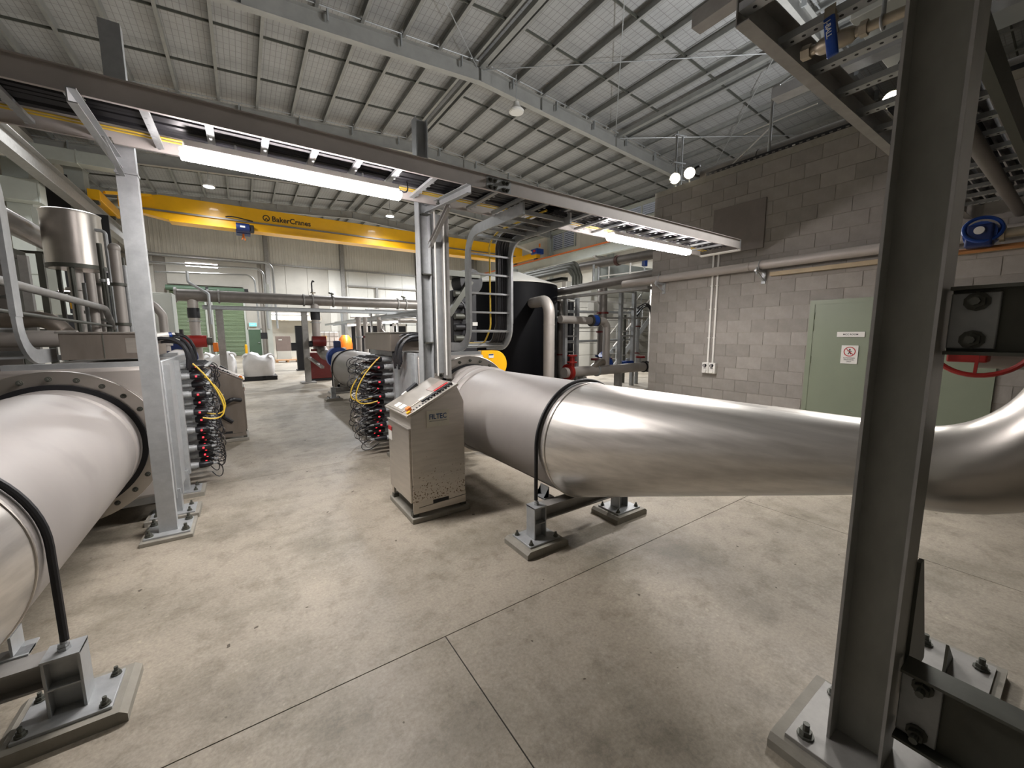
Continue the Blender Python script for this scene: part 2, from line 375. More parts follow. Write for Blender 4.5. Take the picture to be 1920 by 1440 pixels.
# floor: a dark bed showing in the saw cuts, the slabs on it
fl = S('floor', MB().box(-9, 24, -8, 40, -.30, -.004), BED)
g = .0028
def slab(x0, x1, y0, y1):
    MB().box(x0+g, x1-g, y0+g, y1-g, -.2, 0).build('slab', FLOORM, fl, smooth=0)
for a, b in ((-9, .77), (.77, 3.85), (3.85, 6.98)): slab(a, b, -8, 1.775)
for a, b in ((-9, 6.98),): slab(a, b, 1.775, 5.14)
slab(6.98, 14, -8, 5.14); slab(14, 24, -8, 5.14)
ys = [5.14, 10.2, 15.4, 21, 27, 33, 40]
for i in range(6):
    for a, b in ((-9, -2.6), (-2.6, 6.98), (6.98, 15), (15, 24)): slab(a, b, ys[i], ys[i+1])
# ceiling: foil sheets, rafters, purlins, bridging
ce = S('ceiling')
sl = MB().prism([(XL-.5, ztop(XL-.5)+.25), (XC, ztop(XC)+.25), (XR+.5, ztop(XR+.5)+.25), (XR+.5, ztop(XR+.5)+.30), (XC, ztop(XC)+.31), (XL-.5, ztop(XL-.5)+.30)], 'y', -8, YB+.2)
sl.build('roof_sheet', ROOFM, ce, smooth=0)
for k in range(0, 6):
    y = 6.3*k+.0 if k else 0.0
    if k == 0: continue
    y = 6.3*k if k > 1 else 5.25
    mb = MB()
    for x0, x1 in ((XL, XC), (XC, XR)):
        a = V(x0, y, ztop(x0)-.25); b = V(x1, y, ztop(x1)-.25); mb.ibeam(a, b, .22, .50, .022, .016, (0, 0, 1))
    r = mb.build('rafter', RAFT, ce, smooth=0)
    st = MB()
    for x in (XC, XC+6.7, XC-6.7, XC+2.6):
        z = ztop(x)-.25; st.box(x-.008, x+.008, y-.108, y+.108, z-.235, z+.235)
    st.build('web_stiffener', RAFT, r, smooth=0)
    cn = MB()
    for x0, x1 in ((XL, XC), (XC, XR)): cn.tube([(x0, y-.2, ztop(x0)+.04), (x1, y-.2, ztop(x1)+.04)], .018, 6)
    for i in range(14):
        x = XL+1+i*2.; cn.box(x-.02, x+.02, y-.21, y-.1, ztop(x)-.28, ztop(x)+.05)
    cn.build('conduit', GALV, r)
# purlins, one per bay and row; C section with its lip
pm = MB(); q = [(0, -.125), (.085, -.125), (.085, -.10), (.078, -.10), (.078, -.113), (.010, -.113), (.010, .113), (.085, .113), (.085, .125), (0, .125)]
pm.sect(q, (0, -3.1, 0), (0, 3.1, 0), (0, 0, 1)); PM = pm.mesh('purlin', smooth=0); PM.materials.append(PURL)
rows = [XC-.30-1.17*i for i in range(12)]+[XC+.30+1.17*i for i in range(12)]
for k in range(1, 6):
    for x in rows:
        if XL < x < XR: inst(PM, 'purlin', ce, (x, 6.3*k+3.15, ztop(x)+.125))
for x in rows:
    if XL < x < XR: inst(PM, 'purlin', ce, (x, 3.15, ztop(x)+.125))
for k in range(1, 6):
    for f in (.30, .66):
        y = 6.3*k+6.3*f
        for sgn, xe in ((-1, XL), (1, XR)):
            MB().bar((XC+sgn*.3, y, ztop(XC+.3)+.07), (xe, y, ztop(xe)+.07), .03, .07, (0, 0, 1)).build('bridging_rod', DARKST, ce, smooth=0)
for f in (.35, .70):
    for sgn, xe in ((-1, XL), (1, XR)):
        MB().bar((XC+sgn*.3, 6.3*f, ztop(XC+.3)+.07), (xe, 6.3*f, ztop(xe)+.07), .03, .07, (0, 0, 1)).build('bridging_rod', DARKST, ce, smooth=0)
for x, s in ((XC, .17), (XC+6.75, .16)):
    MB().bar((x, 1, ztop(x)-.02), (x, 12.5, ztop(x)-.02), s, s, (0, 0, 1)).build('strut_beam', PURL, ce, smooth=0)
MB().bar((XC, 12.7, ztop(XC)+.0), (XC, 18.8, ztop(XC)+.0), .13, .13, (0, 0, 1)).build('strut_beam', PURL, ce, smooth=0)
for a, b in (((XC+.1, 12.6), (XC+6.7, 6.4)), ((XC+6.7, 12.6), (XC+.1, 6.4)), ((XC-.1, 12.6), (XC-6.5, 6.4)), ((XC+6.8, 12.6), (XR, 6.4)), ((XR, 12.6), (XC+6.8, 6.4))):
    MB().tube([(a[0], a[1], ztop(a[0])-.05), (b[0], b[1], ztop(b[0])-.05)], .016, 6).build('bracing_rod', GALV, ce)
# far wall: precast dado, cladding sheets, girt, columns
wb = S('wall_back', MB().box(XL-.3, XR+.3, YB+.12, YB+.4, 0, 10.6), MORTAR)
x = XL
def open_x(a, b): return None
while x < XR:
    x1 = min(x+1.62, XR)
    if x1 < -4.2 or x > 1.3: MB().box(x+.01, x1-.01, YB, YB+.12, 0, 7.2).build('precast_panel', CREAMD if x < 6 else PALEW, wb, smooth=0)
    x = x1
MB().box(-4.2, 1.30, YB, YB+.12, 5.3, 7.2).build('precast_panel', CREAMD, wb, smooth=0)
MB().box(.28, 1.30, YB, YB+.12, 2.1, 5.3).build('precast_panel', CREAMD, wb, smooth=0)
x = XL
while x < XR:
    mb = MB(); x1 = min(x+1.08, XR)
    mb.box(x+.006, x1-.006, YB+.03, YB+.12, 7.22, 10.4)
    for i in range(5): a = x+.1+i*.21; mb.prism([(a, YB+.03), (a+.05, YB+.03), (a+.04, YB+.0), (a+.01, YB+.0)], 'z', 7.22, 10.4)
    mb.build('cladding_sheet', CREAM, wb, smooth=0); x = x1
MB().bar((XL, YB-.05, 7.2), (XR, YB-.05, 7.2), .12, .10, (0, 0, 1)).build('girt', GALVD, wb, smooth=0)
MB().bar((8, YB-.1, 5.9), (XR, YB-.1, 5.9), .14, .12, (0, 0, 1)).build('girt', GALVD, wb, smooth=0)
for x in (-5.9, 2.0, 7.6, 14.4, 20.4):
    MB().ibeam((x, YB-.16, 0), (x, YB-.16, 9.6), .3, .3, .02, .015, (0, 1, 0)).build('wall_column', GALVD, wb, smooth=0)
for x in (10.5, 16.2): MB().ibeam((x, YB-.1, 3), (x, YB-.1, 5.9), .2, .2, .02, .015, (0, 1, 0)).build('wall_column', GALVD, wb, smooth=0)
# side walls
wl = S('wall_left', MB().box(XL-.35, XL-.12, -8, YB+.3, 0, 10), MORTAR)
y = 8.
while y < YB:
    mb = MB(); y1 = min(y+1.6, YB); mb.box(XL-.12, XL, y+.008, y1-.008, 0, 9.5); mb.build('cladding_sheet', CREAM, wl, smooth=0); y = y1
for k in (2, 3, 4, 5): MB().ibeam((XL+.2, 6.3*k, 0), (XL+.2, 6.3*k, 9.2), .3, .4, .02, .015, (1, 0, 0)).build('wall_column', DUCT, wl, smooth=0)
wr = S('wall_right', MB().box(XR+.12, XR+.35, -8, YB+.3, 0, 10), MORTAR)
y = 6.
while y < YB:
    mb = MB(); y1 = min(y+1.6, YB); mb.box(XR, XR+.12, y+.008, y1-.008, 0, 9.7); mb.build('cladding_sheet', CREAM, wr, smooth=0); y = y1
MB().bar((XR-.1, 6, 9.52), (XR-.1, YB, 9.52), .2, .24, (0, 0, 1)).build('eave_beam', DUCT, wr, smooth=0)
for k in (1, 2, 3, 4, 5):
    MB().ibeam((XR-.22, 6.3*k, 0), (XR-.22, 6.3*k, 9.3), .3, .42, .02, .015, (1, 0, 0)).build('wall_column', DUCT, wr, smooth=0)
    MB().prism([(XR-.4, 6.1), (XR-1.75, 6.55), (XR-1.75, 6.65), (XR-.4, 6.65)], 'y', 6.3*k-.12, 6.3*k+.12).build('corbel', GALVD, wr, smooth=0)
# louvre windows on the right wall
for n, (y0, y1, z0, z1) in enumerate(((22.5, 25.1, 8.12, 9.35), (15.4, 17.7, 8.75, 9.45)), 1):
    wn = S('window_%d' % n, MB().box(XR-.03, XR+.02, y0, y1, z0, z1), GLASS)
    fr = MB()
    for a, b in ((y0, y0+.08), (y1-.08, y1), ((y0+y1)/2-.05, (y0+y1)/2+.05)): fr.box(XR-.14, XR-.03, a, b, z0, z1)
    fr.box(XR-.14, XR-.03, y0, y1, z0-.06, z0+.03); fr.box(XR-.14, XR-.03, y0, y1, z1-.03, z1+.04); fr.build('window_frame', DUCT, wn, smooth=0)
    nl = 8 if n == 1 else 5
    for h in (0, 1):
        a = y0+.08 if h == 0 else (y0+y1)/2+.05; b = (y0+y1)/2-.05 if h == 0 else y1-.08
        for i in range(nl):
            z = z0+.06+(z1-z0-.1)*i/nl
            MB().sect([(-.005, -.045), (.005, -.045), (.045, .045), (.035, .045)], (XR-.09, a, z+.06), (XR-.09, b, z+.06), (0, 0, 1)).build('louvre_blade', LOUV, wn, smooth=0)
# block room (switch room): the wall on the right, block by block
XW = 6.88
bw = S('wall_right_block_room', MB().box(XW+.006, XW+.2, -6, 5.15, 0, 4.2).box(XW+.2, 12, 4.95, 5.15, 0, 4.2), MORTAR)
MB().box(XW, 12, -6, 5.15, 4.2, 4.3).build('roof_slab', CONC, bw, smooth=0)
BM = MB().box(0, .05, .004, .386, .004, .196).mesh('block', smooth=0); BM.materials.append(BLOCK)
BH = MB().box(0, .05, .004, .186, .004, .196).mesh('block', smooth=0); BH.materials.append(BLOCK)
DY0, DY1, DZ = .60, 2.40, 2.05
for r in range(21):
    y = 5.15; z = .2*r
    if r % 2: inst(BH, 'block', bw, (XW-.002, y-.19, z)); y -= .19
    while y > -1.2:
        y0 = y-.39
        if z < DZ-.05 and y0 < DY1 and y > DY0:
            if y > DY1+.05: inst(BM, 'block', bw, (XW, DY1+.002, z), (0, 0, 0), (1, (y-DY1)/.39, 1))
            if y0 < DY0-.05: inst(BM, 'block', bw, (XW, y0, z), (0, 0, 0), (1, (DY0-y0)/.39, 1))
        else: inst(BM, 'block', bw, (XW+random.uniform(-.0015, .0015), y0, z))
        y = y0
# rendered-over panel and small closing strips on the wall
MB().box(XW-.02, XW+.01, 3.10, 3.93, 2.92, 3.68).build('blank_panel', mat('dusty_wall_panel', '#77706a', .7), bw, bevel=.004)
wf = S('wall_front', MB().box(-9, 24, -8.3, -8, 0, 10.5), CREAMD)
# double door of the block room
d1 = S('door_1', MB().box(XW-.02, XW+.02, DY0+.05, DY1-.05, 0, 2.0), GREEN)
fr = MB(); fr.box(XW-.026, XW+.05, DY1-.06, DY1, 0, 2.05); fr.box(XW-.026, XW+.05, DY0, DY0+.06, 0, 2.05); fr.box(XW-.026, XW+.05, DY0+.06, DY1-.06, 1.99, 2.05)
fr.build('door_frame', GREEN, d1, smooth=0)
MB().box(XW-.032, XW-.0, 1.66, 1.72, .02, 1.985).build('meeting_strip', GREEN, d1, smooth=0)
for z in (.35, 1.15, 1.62, 1.78): MB().cyl((XW-.026, DY1-.06, z), (XW-.026, DY1-.06, z+.10), .009, n=8).build('hinge', GREEN, d1)
MB().cyl((XW-.07, 1.60, 1.02), (XW-.02, 1.60, 1.02), .012, n=8).cyl((XW-.07, 1.60, 1.02), (XW-.07, 1.48, 1.02), .01, n=8).build('door_handle', GALV, d1)
# far wall doors
for n, (a, b) in enumerate(((-4.15, -2.2), (-1.72, .20)), 2):
    d = S('door_%d' % n); mb = MB(); z = 0.; pts = []
    zt = 4.85
    k = int(zt/.1)
    prof = []
    for i in range(k*2+1): prof.append((YB-.02-(.03 if i % 2 else 0), i*.05))
    poly = prof+[(YB+.1, k*.1), (YB+.1, 0)]
    mb.add([(a, p[0], p[1]) for p in poly]+[(b, p[0], p[1]) for p in poly], [(i, (i+1) % len(poly), len(poly)+(i+1) % len(poly), len(poly)+i) for i in range(len(poly))])
    mb.build('roller_curtain', ROLL, d, smooth=0)
    MB().cyl((a-.15, YB-.25, 5.0), (b+.15, YB-.25, 5.0), .19, n=16).build('roller_drum', DGREEN, d)
    MB().cyl((b+.15, YB-.25, 5.0), (b+.4, YB-.25, 5.0), .15, n=12).build('drum_motor', BLACK, d)
    MB().box(a-.12, a, YB-.08, YB+.1, 0, 5.2).build('guide_rail', DUCT, d, smooth=0); MB().box(b, b+.12, YB-.08, YB+.1, 0, 5.2).build('guide_rail', DUCT, d, smooth=0)
d = S('door_4', MB().box(.38, 1.20, YB+.0, YB+.06, 0, 2.04), DGREEN)
fr = MB(); fr.box(.30, .38, YB-.02, YB+.1, 0, 2.12); fr.box(1.2, 1.28, YB-.02, YB+.1, 0, 2.12); fr.box(.3, 1.28, YB-.02, YB+.1, 2.04, 2.12); fr.build('door_frame', DUCT, d, smooth=0)
MB().cyl((1.1, YB-.06, 1.0), (1.1, YB, 1.0), .02, n=8).cyl((1.1, YB-.06, 1.0), (.98, YB-.06, 1.0), .015, n=8).build('door_handle', GALV, d)
# pale partition behind the pipe rack
wp = S('wall_back_partition', MB().box(12.5, 20.9, 14.05, 14.3, 0, 4.0), MORTAR)
for j in range(7):
    for i in range(4): MB().box(12.5+2.1*i+.01, 14.6+2.1*i-.01, 14.0, 14.06, .57*j+.008, .57*j+.56).build('wall_panel', PALEW, wp, smooth=0)
# dark store bay in the far right behind the tank keeps the view closed
# ================================================================ UV LINES
# one line of pipe: barrel, reducer and elbow in front of a lamp reactor; X = axis, s = +1 when the lamps face -X
ZA, RP = .752, .45
def bolt_mesh(r, h):
    me = MB().bolt((0, 0, 0), (0, 0, 1), r, h).mesh('bolt'); me.materials.append(DARKST); return me
BOLT_A = bolt_mesh(.016, .034); BOLT_S = bolt_mesh(.011, .024)
def pipe_line(X, label):
    t = T('large_steel_pipe', label, 'pipe', (X, 3.2, ZA))
    MB().rings([((X, 2.19, ZA), RP), ((X, 3.62, ZA), RP), ((X, 3.66, ZA), RP+.0), ((X, 3.86 if X < 0 else 4.05, ZA), RP)], 72).build('barrel', BARREL, t)
    MB().bar((X-.30, 2.22, ZA-.3395), (X-.30, 4.0, ZA-.3395), .004, .004).build('long_seam', PIPEG, t)
    bl = []
    for y in (3.73, 3.88, 4.03):
        bl += [((X, y-.075, ZA), RP-.022), ((X, y-.062, ZA), RP+.006), ((X, y-.035, ZA), RP+.020), ((X, y, ZA), RP+.026), ((X, y+.035, ZA), RP+.020), ((X, y+.062, ZA), RP+.006), ((X, y+.075, ZA), RP-.022)]
    if X < 0: bl = [((X, y, ZA), r) for y, r in ((3.84, RP-.004), (3.87, RP-.002), (3.885, RP-.022), (3.93, RP-.022), (3.945, RP-.002), (4.1, RP))]
    MB().rings(bl, 72).build('bellows', BARREL, t)
    # eccentric reducer, straight along its crown
    ze, re = 1.050, .164
    rs = []
    for i in range(15):
        f = i/14; e = f; r = RP+(re-RP)*e; y = 2.15-(2.15-.50)*f; rs.append(((X, y, ZA+(ze-ZA)*e), r))
    MB().rings([((X, 2.19, ZA), RP+.001)]+rs, 72, True, (0, -1, 0)).build('reducer_cone', CONE, t, smooth=60)
    MB().torus((X, 2.165, ZA), (0, 1, 0), RP+.001, .006, 72, 8).build('weld_seam', BRUSH, t)
    ex = arc([(X, .90, ze-.0), (X, -.055, ze), (X, -.055, 2.7)], .44, 16)
    MB().tube(ex, re, 40).build('elbow', BRUSH if X > 0 else MATTE, t, smooth=60)
    MB().torus((X, .49, ze), (0, 1, 0), re, .006, 36, 6).build('weld_seam', BRUSH, t)
    MB().torus((X, .385, ze), (0, 1, 0), re, .006, 36, 6).build('weld_seam', BRUSH, t)
    # gasket and bolted flange at the reactor
    MB().ringcyl((X, 4.10, ZA), (X, 4.13, ZA), RP+.035, RP-.02, 64).build('gasket', BLACK, t)
    f = MB().ringcyl((X, 4.13, ZA), (X, 4.18, ZA), RP+.13, RP-.05, 64).build('end_flange', BRUSH, t, bevel=.003)
    for i in range(24):
        a = 2*PI*i/24; b = inst(BOLT_S, 'bolt', f, (X+(RP+.075)*math.cos(a), 4.13, ZA+(RP+.075)*math.sin(a)), (PI/2, 0, 0))
    return t
pipe_line(2.195, 'large pale steel pipe tapering right towards the dark column, behind the sloped cabinet')
pipe_line(-1.16, 'large pale steel pipe cut by the left edge of the photo')
def pipe_support(X, Y, label, cone_side=-1):
    t = T('pipe_support', label, 'pipe support', (X, Y, 0), 'strapped pipe supports')
    for s in (-1, 1):
        x = X+s*.463
        MB().box(x-.19, x+.19, Y-.15, Y+.15, 0, .035).prism([(x-.19, .035), (x+.19, .035), (x+.165, .055), (x-.165, .055)], 'y', Y-.15, Y+.15).build('grout_pad', CONC, t, smooth=0)
        bp = MB().box(x-.14, x+.14, Y-.115, Y+.115, .055, .068).build('base_plate', GALV, t, bevel=.002)
        for dx, dy in ((-.115, -.09), (.115, -.09), (-.115, .09), (.115, .09)): inst(BOLT_S, 'bolt', bp, (x+dx, Y+dy, .068))
        # short I column with its stiffener plates
        MB().ibeam((x, Y, .068), (x, Y, .31), .10, .11, .009, .008, (1, 0, 0)).box(x-.052, x+.052, Y-.052, Y+.052, .18, .186).box(x-.055, x+.055, Y-.055, Y+.055, .302, .312).build('stub_column', GALV, t, smooth=0)
        MB().cyl((x, Y, .30), (x, Y, .37), .010, n=8).cyl((x, Y, .312), (x, Y, .325), .02, n=6).cyl((x, Y, .328), (x, Y, .338), .018, n=6).build('rod_nut', GALV, t)
        MB().angle((X+s*.30, Y+.16, .302), (X+s*.30, Y+.06, .302), .05*s, .09, .008).box(X+s*.30-.05, X+s*.30+.05, Y+.05, Y+.12, .30, .31).build('stop_cleat', GALV, t, smooth=0)
    MB().ibeam((X-.41, Y, .25), (X+.41, Y, .25), .10, .105, .009, .008, (0, 0, 1)).build('cross_beam', GALVD, t, smooth=0)
    pts = [(X-.468, Y, .35), (X-.468, Y, ZA)]
    for i in range(1, 36):
        a = PI-PI*i/36; pts.append((X+.468*math.cos(a), Y, ZA+.468*math.sin(a)))
    pts += [(X+.468, Y, ZA), (X+.468, Y, .35)]
    MB().tube(pts, .014, 10).build('strap', BLACK, t)
    return t
pipe_support(2.195, 2.24, 'bolted steel support with black strap under the tapering pipe right of the cabinet')
pipe_support(-1.16, 2.24, 'bolted steel support with black strap in the bottom left corner')
pipe_support(2.195, 10.35, 'small far support with black strap beside the blue valve pipe')
# ---------------------------------------------------------------- reactors
def lamp_meshes():
    sl = MB().cyl((0, 0, 0), (.10, 0, 0), .036, n=14).cyl((.10, 0, 0), (.13, 0, 0), .030, n=14).mesh('lamp_sleeve'); sl.materials.append(GALV)
    cn = MB().rings([((.13, 0, 0), .029), ((.15, 0, 0), .035), ((.25, 0, 0), .031), ((.275, 0, 0), .018), ((.30, 0, 0), .010)], 12).mesh('connector'); cn.materials.append(CABLE)
    ld = MB().box(.19, .210, -.037, -.028, -.010, .006).mesh('indicator'); ld.materials.append(LED)
    tp = MB().cyl((.285, 0, 0), (.335, 0, 0), .013, n=8).mesh('cable_gland'); tp.materials.append(GALV)
    l2 = MB().box(.19, .210, .028, .037, -.010, .006).mesh('indicator'); l2.materials.append(LED)
    return sl, cn, ld, tp, l2
SLV, CON, LEDM, TIP, LEDN = lamp_meshes()
def reactor(X, s, label):
    # s: direction in which the lamps point along X
    t = T('lamp_reactor', label, 'uv reactor', (X, 5.3, 0))
    xf = X+s*.575
    a, b = sorted((X-s*.33, xf-s*.02))
    MB().box(a, b, 4.36, 6.25, .22, 1.33).build('chamber', MATTE, t, bevel=.03)
    MB().rings([((X, 4.18, ZA), RP), ((X, 4.37, ZA), RP+.10)], 48).build('inlet_neck', MATTE, t)
    fr = MB(); a, b = sorted((xf-s*.02, xf+s*.012)); fr.box(a, b, 4.36, 6.28, .17, 1.37); fr.build('lamp_plate', GALV, t, bevel=.006)
    for y in (4.42, 5.02): MB().box(*sorted((xf+s*.012, xf+s*.05)), y-.03, y+.03, .20, 1.34).build('plate_rib', GALV, t, smooth=0)
    MB().box(*sorted((X-s*.3, X+s*.52)), 4.40, 4.46, 1.33, 1.37).box(X-.5, X+.5, 6.1, 6.2, 1.33, 1.38).build('top_rail', GALV, t, smooth=0)
    for y in (4.42, 4.98, 6.1):
        MB().chan((X-.60, y, .20), (X+.60, y, .20), .05, .10, .006, (0, 0, 1), 1).build('floor_beam', GALV, t, smooth=0)
        for dx in (-.55, .55):
            MB().box(X+dx-.06, X+dx+.06, y-.05, y+.05, .05, .25).build('leg', GALV, t, smooth=0)
            fp = MB().box(X+dx-.18, X+dx+.18, y-.15, y+.15, 0, .04).build('foot_pad', CONC, t, smooth=0)
            MB().box(X+dx-.15, X+dx+.15, y-.12, y+.12, .04, .052).build('foot_plate', GALV, t, smooth=0)
            for bx in (-.11, .11): inst(BOLT_S, 'bolt', fp, (X+dx+bx, y-.08, .052)); inst(BOLT_S, 'bolt', fp, (X+dx+bx, y+.08, .052))
    rng = random.Random(3 if s > 0 else 5)
    for i in range(12):
        for j in range(5):
            y = 5.15+j*.17+(.08 if i % 2 else 0); z = .235+i*.0935
            l = inst(SLV, 'lamp_sleeve', t, (xf+s*.012, y, z), (0, 0, 0 if s > 0 else PI), (.74 if s > 0 else 1, 1, 1))
            for me, nm in ((CON, 'connector'), (LEDM if s > 0 else LEDN, 'indicator'), (TIP, 'cable_gland')):
                if nm == 'indicator' and (i*7+j*3) % 9 == 0: continue
                o = bpy.data.objects.new(nm, me); C.objects.link(o); o.parent = l; LOC[o.name] = (0, 0, 0)
            # thin lead looping out of the lamp end and back to the plate
            e = V(xf+(.25 if s > 0 else -.34), y, z); q = rng.random()
            d = rng.uniform(.08, .20) if z > .5 else .16; o2 = rng.uniform(.02, .09) if s > 0 else rng.uniform(.05, .15)
            yy = y+rng.uniform(-.10, .14)
            p = bez(e, e+V(s*o2*1.6, rng.uniform(-.08, .05), -.01), V(e.x+s*o2, yy, z-d*1.7), V(xf+s*rng.uniform(.16, .24), yy, z-d*.55), 9)
            MB().tube(p, .005, 5).build('lamp_lead', CABLE if q < .85 else PIPEG, t)
    # a few yellow leads
    for k in range(2):
        y = 5.2+.3*k; q = .72 if s > 0 else 1; p = bez((xf+s*.2*q, y-.1, 1.30-.12*k), (xf+s*.45*q, y-.12, 1.10), (xf+s*.72*q, y-.05, .60), (xf+s*.25*q, y-.1, .74), 14)
        MB().tube(p, .008, 6).build('yellow_lead', YCAB, t)
    return t
reactor(2.195, -1, 'steel reactor bristling with red-lit black lamp plugs, behind the sloped cabinet')
reactor(-1.16, 1, 'steel reactor bristling with red-lit black lamp plugs, behind the left post')
def cable_box(X, s, label):
    t = T('cable_box', label, 'cable box', (X, 5.3, 1.38))
    a, b = (X-.10, X+.42) if s > 0 else (X-.72, X+.02)
    MB().box(a, b, 4.8, 6.0, 1.38, 1.60).build('body', STBOX, t, bevel=.004)
    MB().box(a-.015, b+.015, 4.785, 6.015, 1.60, 1.615).build('lid', BRUSH, t, bevel=.002)
    MB().box((a+b)/2-.003, (a+b)/2+.003, 4.795, 4.80, 1.385, 1.60).build('panel_seam', DARKST, t, smooth=0)
    return t
t = cable_box(-1.16, 1, 'dull stainless box with lid lying on the left reactor'); 
MB().box(-.86, -.76, 4.797, 4.80, 1.43, 1.56).build('cable_cover', CAB, t)
t = cable_box(2.195, -1, 'dull stainless box lying on the right reactor, behind the middle post')
MB().box(1.90, 1.94, 4.797, 4.80, 1.47, 1.52).build('sticker', BLUE, t)
# thick black hoses from each box down to the lamps
def hoses(x0, s, label, y00=5.0, dx=0.):
    t = T('cable_bundle', label, 'cables', (x0, 5.2, 1.4))
    rng = random.Random(11)
    for k in range(9):
        y = y00+k*(.10 if s > 0 else .035); r = .011+.006*rng.random(); h = rng.uniform(.04, .16)
        p = bez((x0-s*(.35+dx), y, 1.44+.02*(k % 3)), (x0-s*.10, y, 1.52+h), (x0+s*.16, y+.05, 1.50+h), (x0+s*.10, y+.06, 1.26-.03*(k % 4)), 10)
        MB().tube(p, r, 7).build('hose', CABLE, t)
    for k, c in enumerate((WHITE, BLUE, WHITE)):
        y = 5.05+.22*k; MB().cyl((x0-s*.12, y, 1.575), (x0-s*.02, y+.03, 1.590), .026, n=10).build('cable_tag', c, t)
hoses(-.58, 1, 'bundle of thick black cables spilling over the left reactor top')
hoses(1.62, -1, 'bundle of thick black cables spilling over the right reactor top', 4.50, .15)
# ---------------------------------------------------------------- sloped control cabinets
def cabinet(label, x0, x1, y0, y1, sgn, logo, CABSPOT=CABSPOT, CAB=CAB):
    # sgn=+1: low edge of the slope at x0
    t = T('control_cabinet', label, 'cabinet', ((x0+x1)/2, (y0+y1)/2, 0))
    W = x1-x0
    def X(f): return x0+f*W if sgn > 0 else x1-f*W
    def P(pts): return [(X(f), z) for f, z in pts]
    MB().box(x0-.02, x1+.03, y0-.03, y1+.03, 0, .045).build('plinth', CONC, t, bevel=.006)
    MB().prism(P([(0, .072), (1, .072), (1, .172), (0, .172)]), 'y', y0, y0+.012).build('front_skirt', CAB, t, smooth=0)
    MB().prism(P([(.36, .128), (.66, .128), (.66, .162), (.36, .162)]), 'y', y0-.002, y0+.004).build('skirt_slot', BLACK, t, smooth=0)
    MB().prism(P([(.10, .118), (1.0, .140), (1.0, .144), (.10, .122)]), 'y', y0-.003, y0+.003).build('skirt_seam', DARKST, t, smooth=0)
    for f in (.04, .96):
        for y in (y0+.03, y1-.03): MB().cbox(X(f), y, .062, .05, .05, .04).build('foot', DARKST, t, smooth=0)
    MB().prism(P([(0, .05), (.05, .05), (.03, .172), (0, .172)]), 'y', y1-.05, y1).build('rear_foot', CAB, t, smooth=0)
    MB().prism(P([(0, .165), (1, .165), (1, 1.0), (.875, 1.135), (0, .915)]), 'y', y0, y1).build('body', CABSPOT, t, bevel=.006)
    # door on the aisle side with its turned top edge
    xa, xb = sorted((X(-.035), X(0))); MB().box(xa, xb, y0+.01, y1-.01, .17, .80).build('door', CAB, t, bevel=.003)
    xa, xb = sorted((X(-.05), X(0))); MB().box(xa, xb, y0, y1, .80, .815).build('drip_edge', BRUSH, t, bevel=.002)
    # sloped lid: panel frame and control plate
    dz = (1.135-.915)/(.875*W); sl = math.atan(dz)
    def Q(f, y, h=0.): return V(X(f)-sgn*h*math.sin(sl), y, .915+(f*W)*dz+h*math.cos(sl))
    def plate(f0, f1, ya, yb, h0, h1):
        m = MB(); vs = [Q(f, y, h) for h in (h0, h1) for f, y in ((f0, ya), (f1, ya), (f1, yb), (f0, yb))]
        return m.add(vs, [(0, 3, 2, 1), (4, 5, 6, 7), (0, 1, 5, 4), (1, 2, 6, 5), (2, 3, 7, 6), (3, 0, 4, 7)])
    plate(-.05, .90, y0-.005, y1+.03, .002, .022).build('sloped_lid', CAB, t, bevel=.002)
    cp = plate(-.02, .88, y0+.13, y1-.02, .022, .030).build('control_plate', CAB, t, bevel=.002)
    plate(.56, .86, y0+.16, y0+.30, .030, .034).build('display', BROWN, cp)
    plate(.58, .84, y0+.12, y0+.15, .030, .034).build('warning_strip', PRINTR, cp)
    plate(.02, .12, y0+.2, y0+.29, .030, .033).build('label_plate', WHITE, cp); plate(.02, .12, y0+.32, y0+.41, .030, .033).build('label_plate', WHITE, cp)
    plate(.30, .40, y0+.14, y0+.17, .030, .033).build('label_plate', WHITE, cp)
    for k in range(14):
        f = .10+k*.055
        if k > 4: plate(f, f+.03, y0+.035, y0+.06, .022, .045 if k % 2 else .036).build('switch', BLACK, t)
        else: plate(f, f+.022, y0+.03, y0+.05, .022, .026).build('switch', BLACK, t)
    plate(.30, .86, y0+.075, y0+.10, .022, .034).build('terminal_strip', BLACK, t)
    plate(.03, .10, y0+.06, y0+.11, .022, .05).build('warning_light', ORANGE, t); plate(-.01, .05, y0+.02, y0+.05, .022, .035).build('warning_tag', YEL, t)
    m = MB(); a = Q(.40, y1+.03, .01); b = Q(.62, y1+.03, .03)
    m.bar(a, b, .06, .05, (0, 0, 1)).build('lid_latch', BLACK, t); MB().bar(Q(.30, y1+.03, .01), Q(.42, y1+.03, .02), .03, .03, (0, 0, 1)).build('latch_rod', WHITE, t)
    MB().box(*sorted((X(-.045), X(-.035))), y1-.12, y1-.02, .62, .74).build('door_sticker', WHITE, t)
    MB().box(*sorted((X(-.046), X(-.036))), y1-.12, y1-.02, .71, .745).build('sticker_band', PRINTR, t)
    if logo:
        p = MB().box(X(.28), X(.70), y0-.004, y0-.0005, .805, .945).build('name_plate', mat('name_plate_film', '#b9b4a4', .4, .2), t)
        text('FILTEC', .062, (X(.325), y0-.0045, .872), (1, 0, 0), (0, 0, 1), PRINTB, p, 'lettering', .0010, sx=.86)
        MB().box(X(.33), X(.66), y0-.0052, y0-.004, .853, .857).build('underline', PRINTG, p, smooth=0)
    return t
cabinet('stainless control cabinet with sloped lid and FILTEC plate, on a low plinth', 1.085, 1.575, 3.09, 3.66, 1, True)
c2 = cabinet('second stainless control cabinet with sloped lid, behind the left lamps', -.53, -.06, 7.12, 7.62, -1, False, STBOX, STBOX)
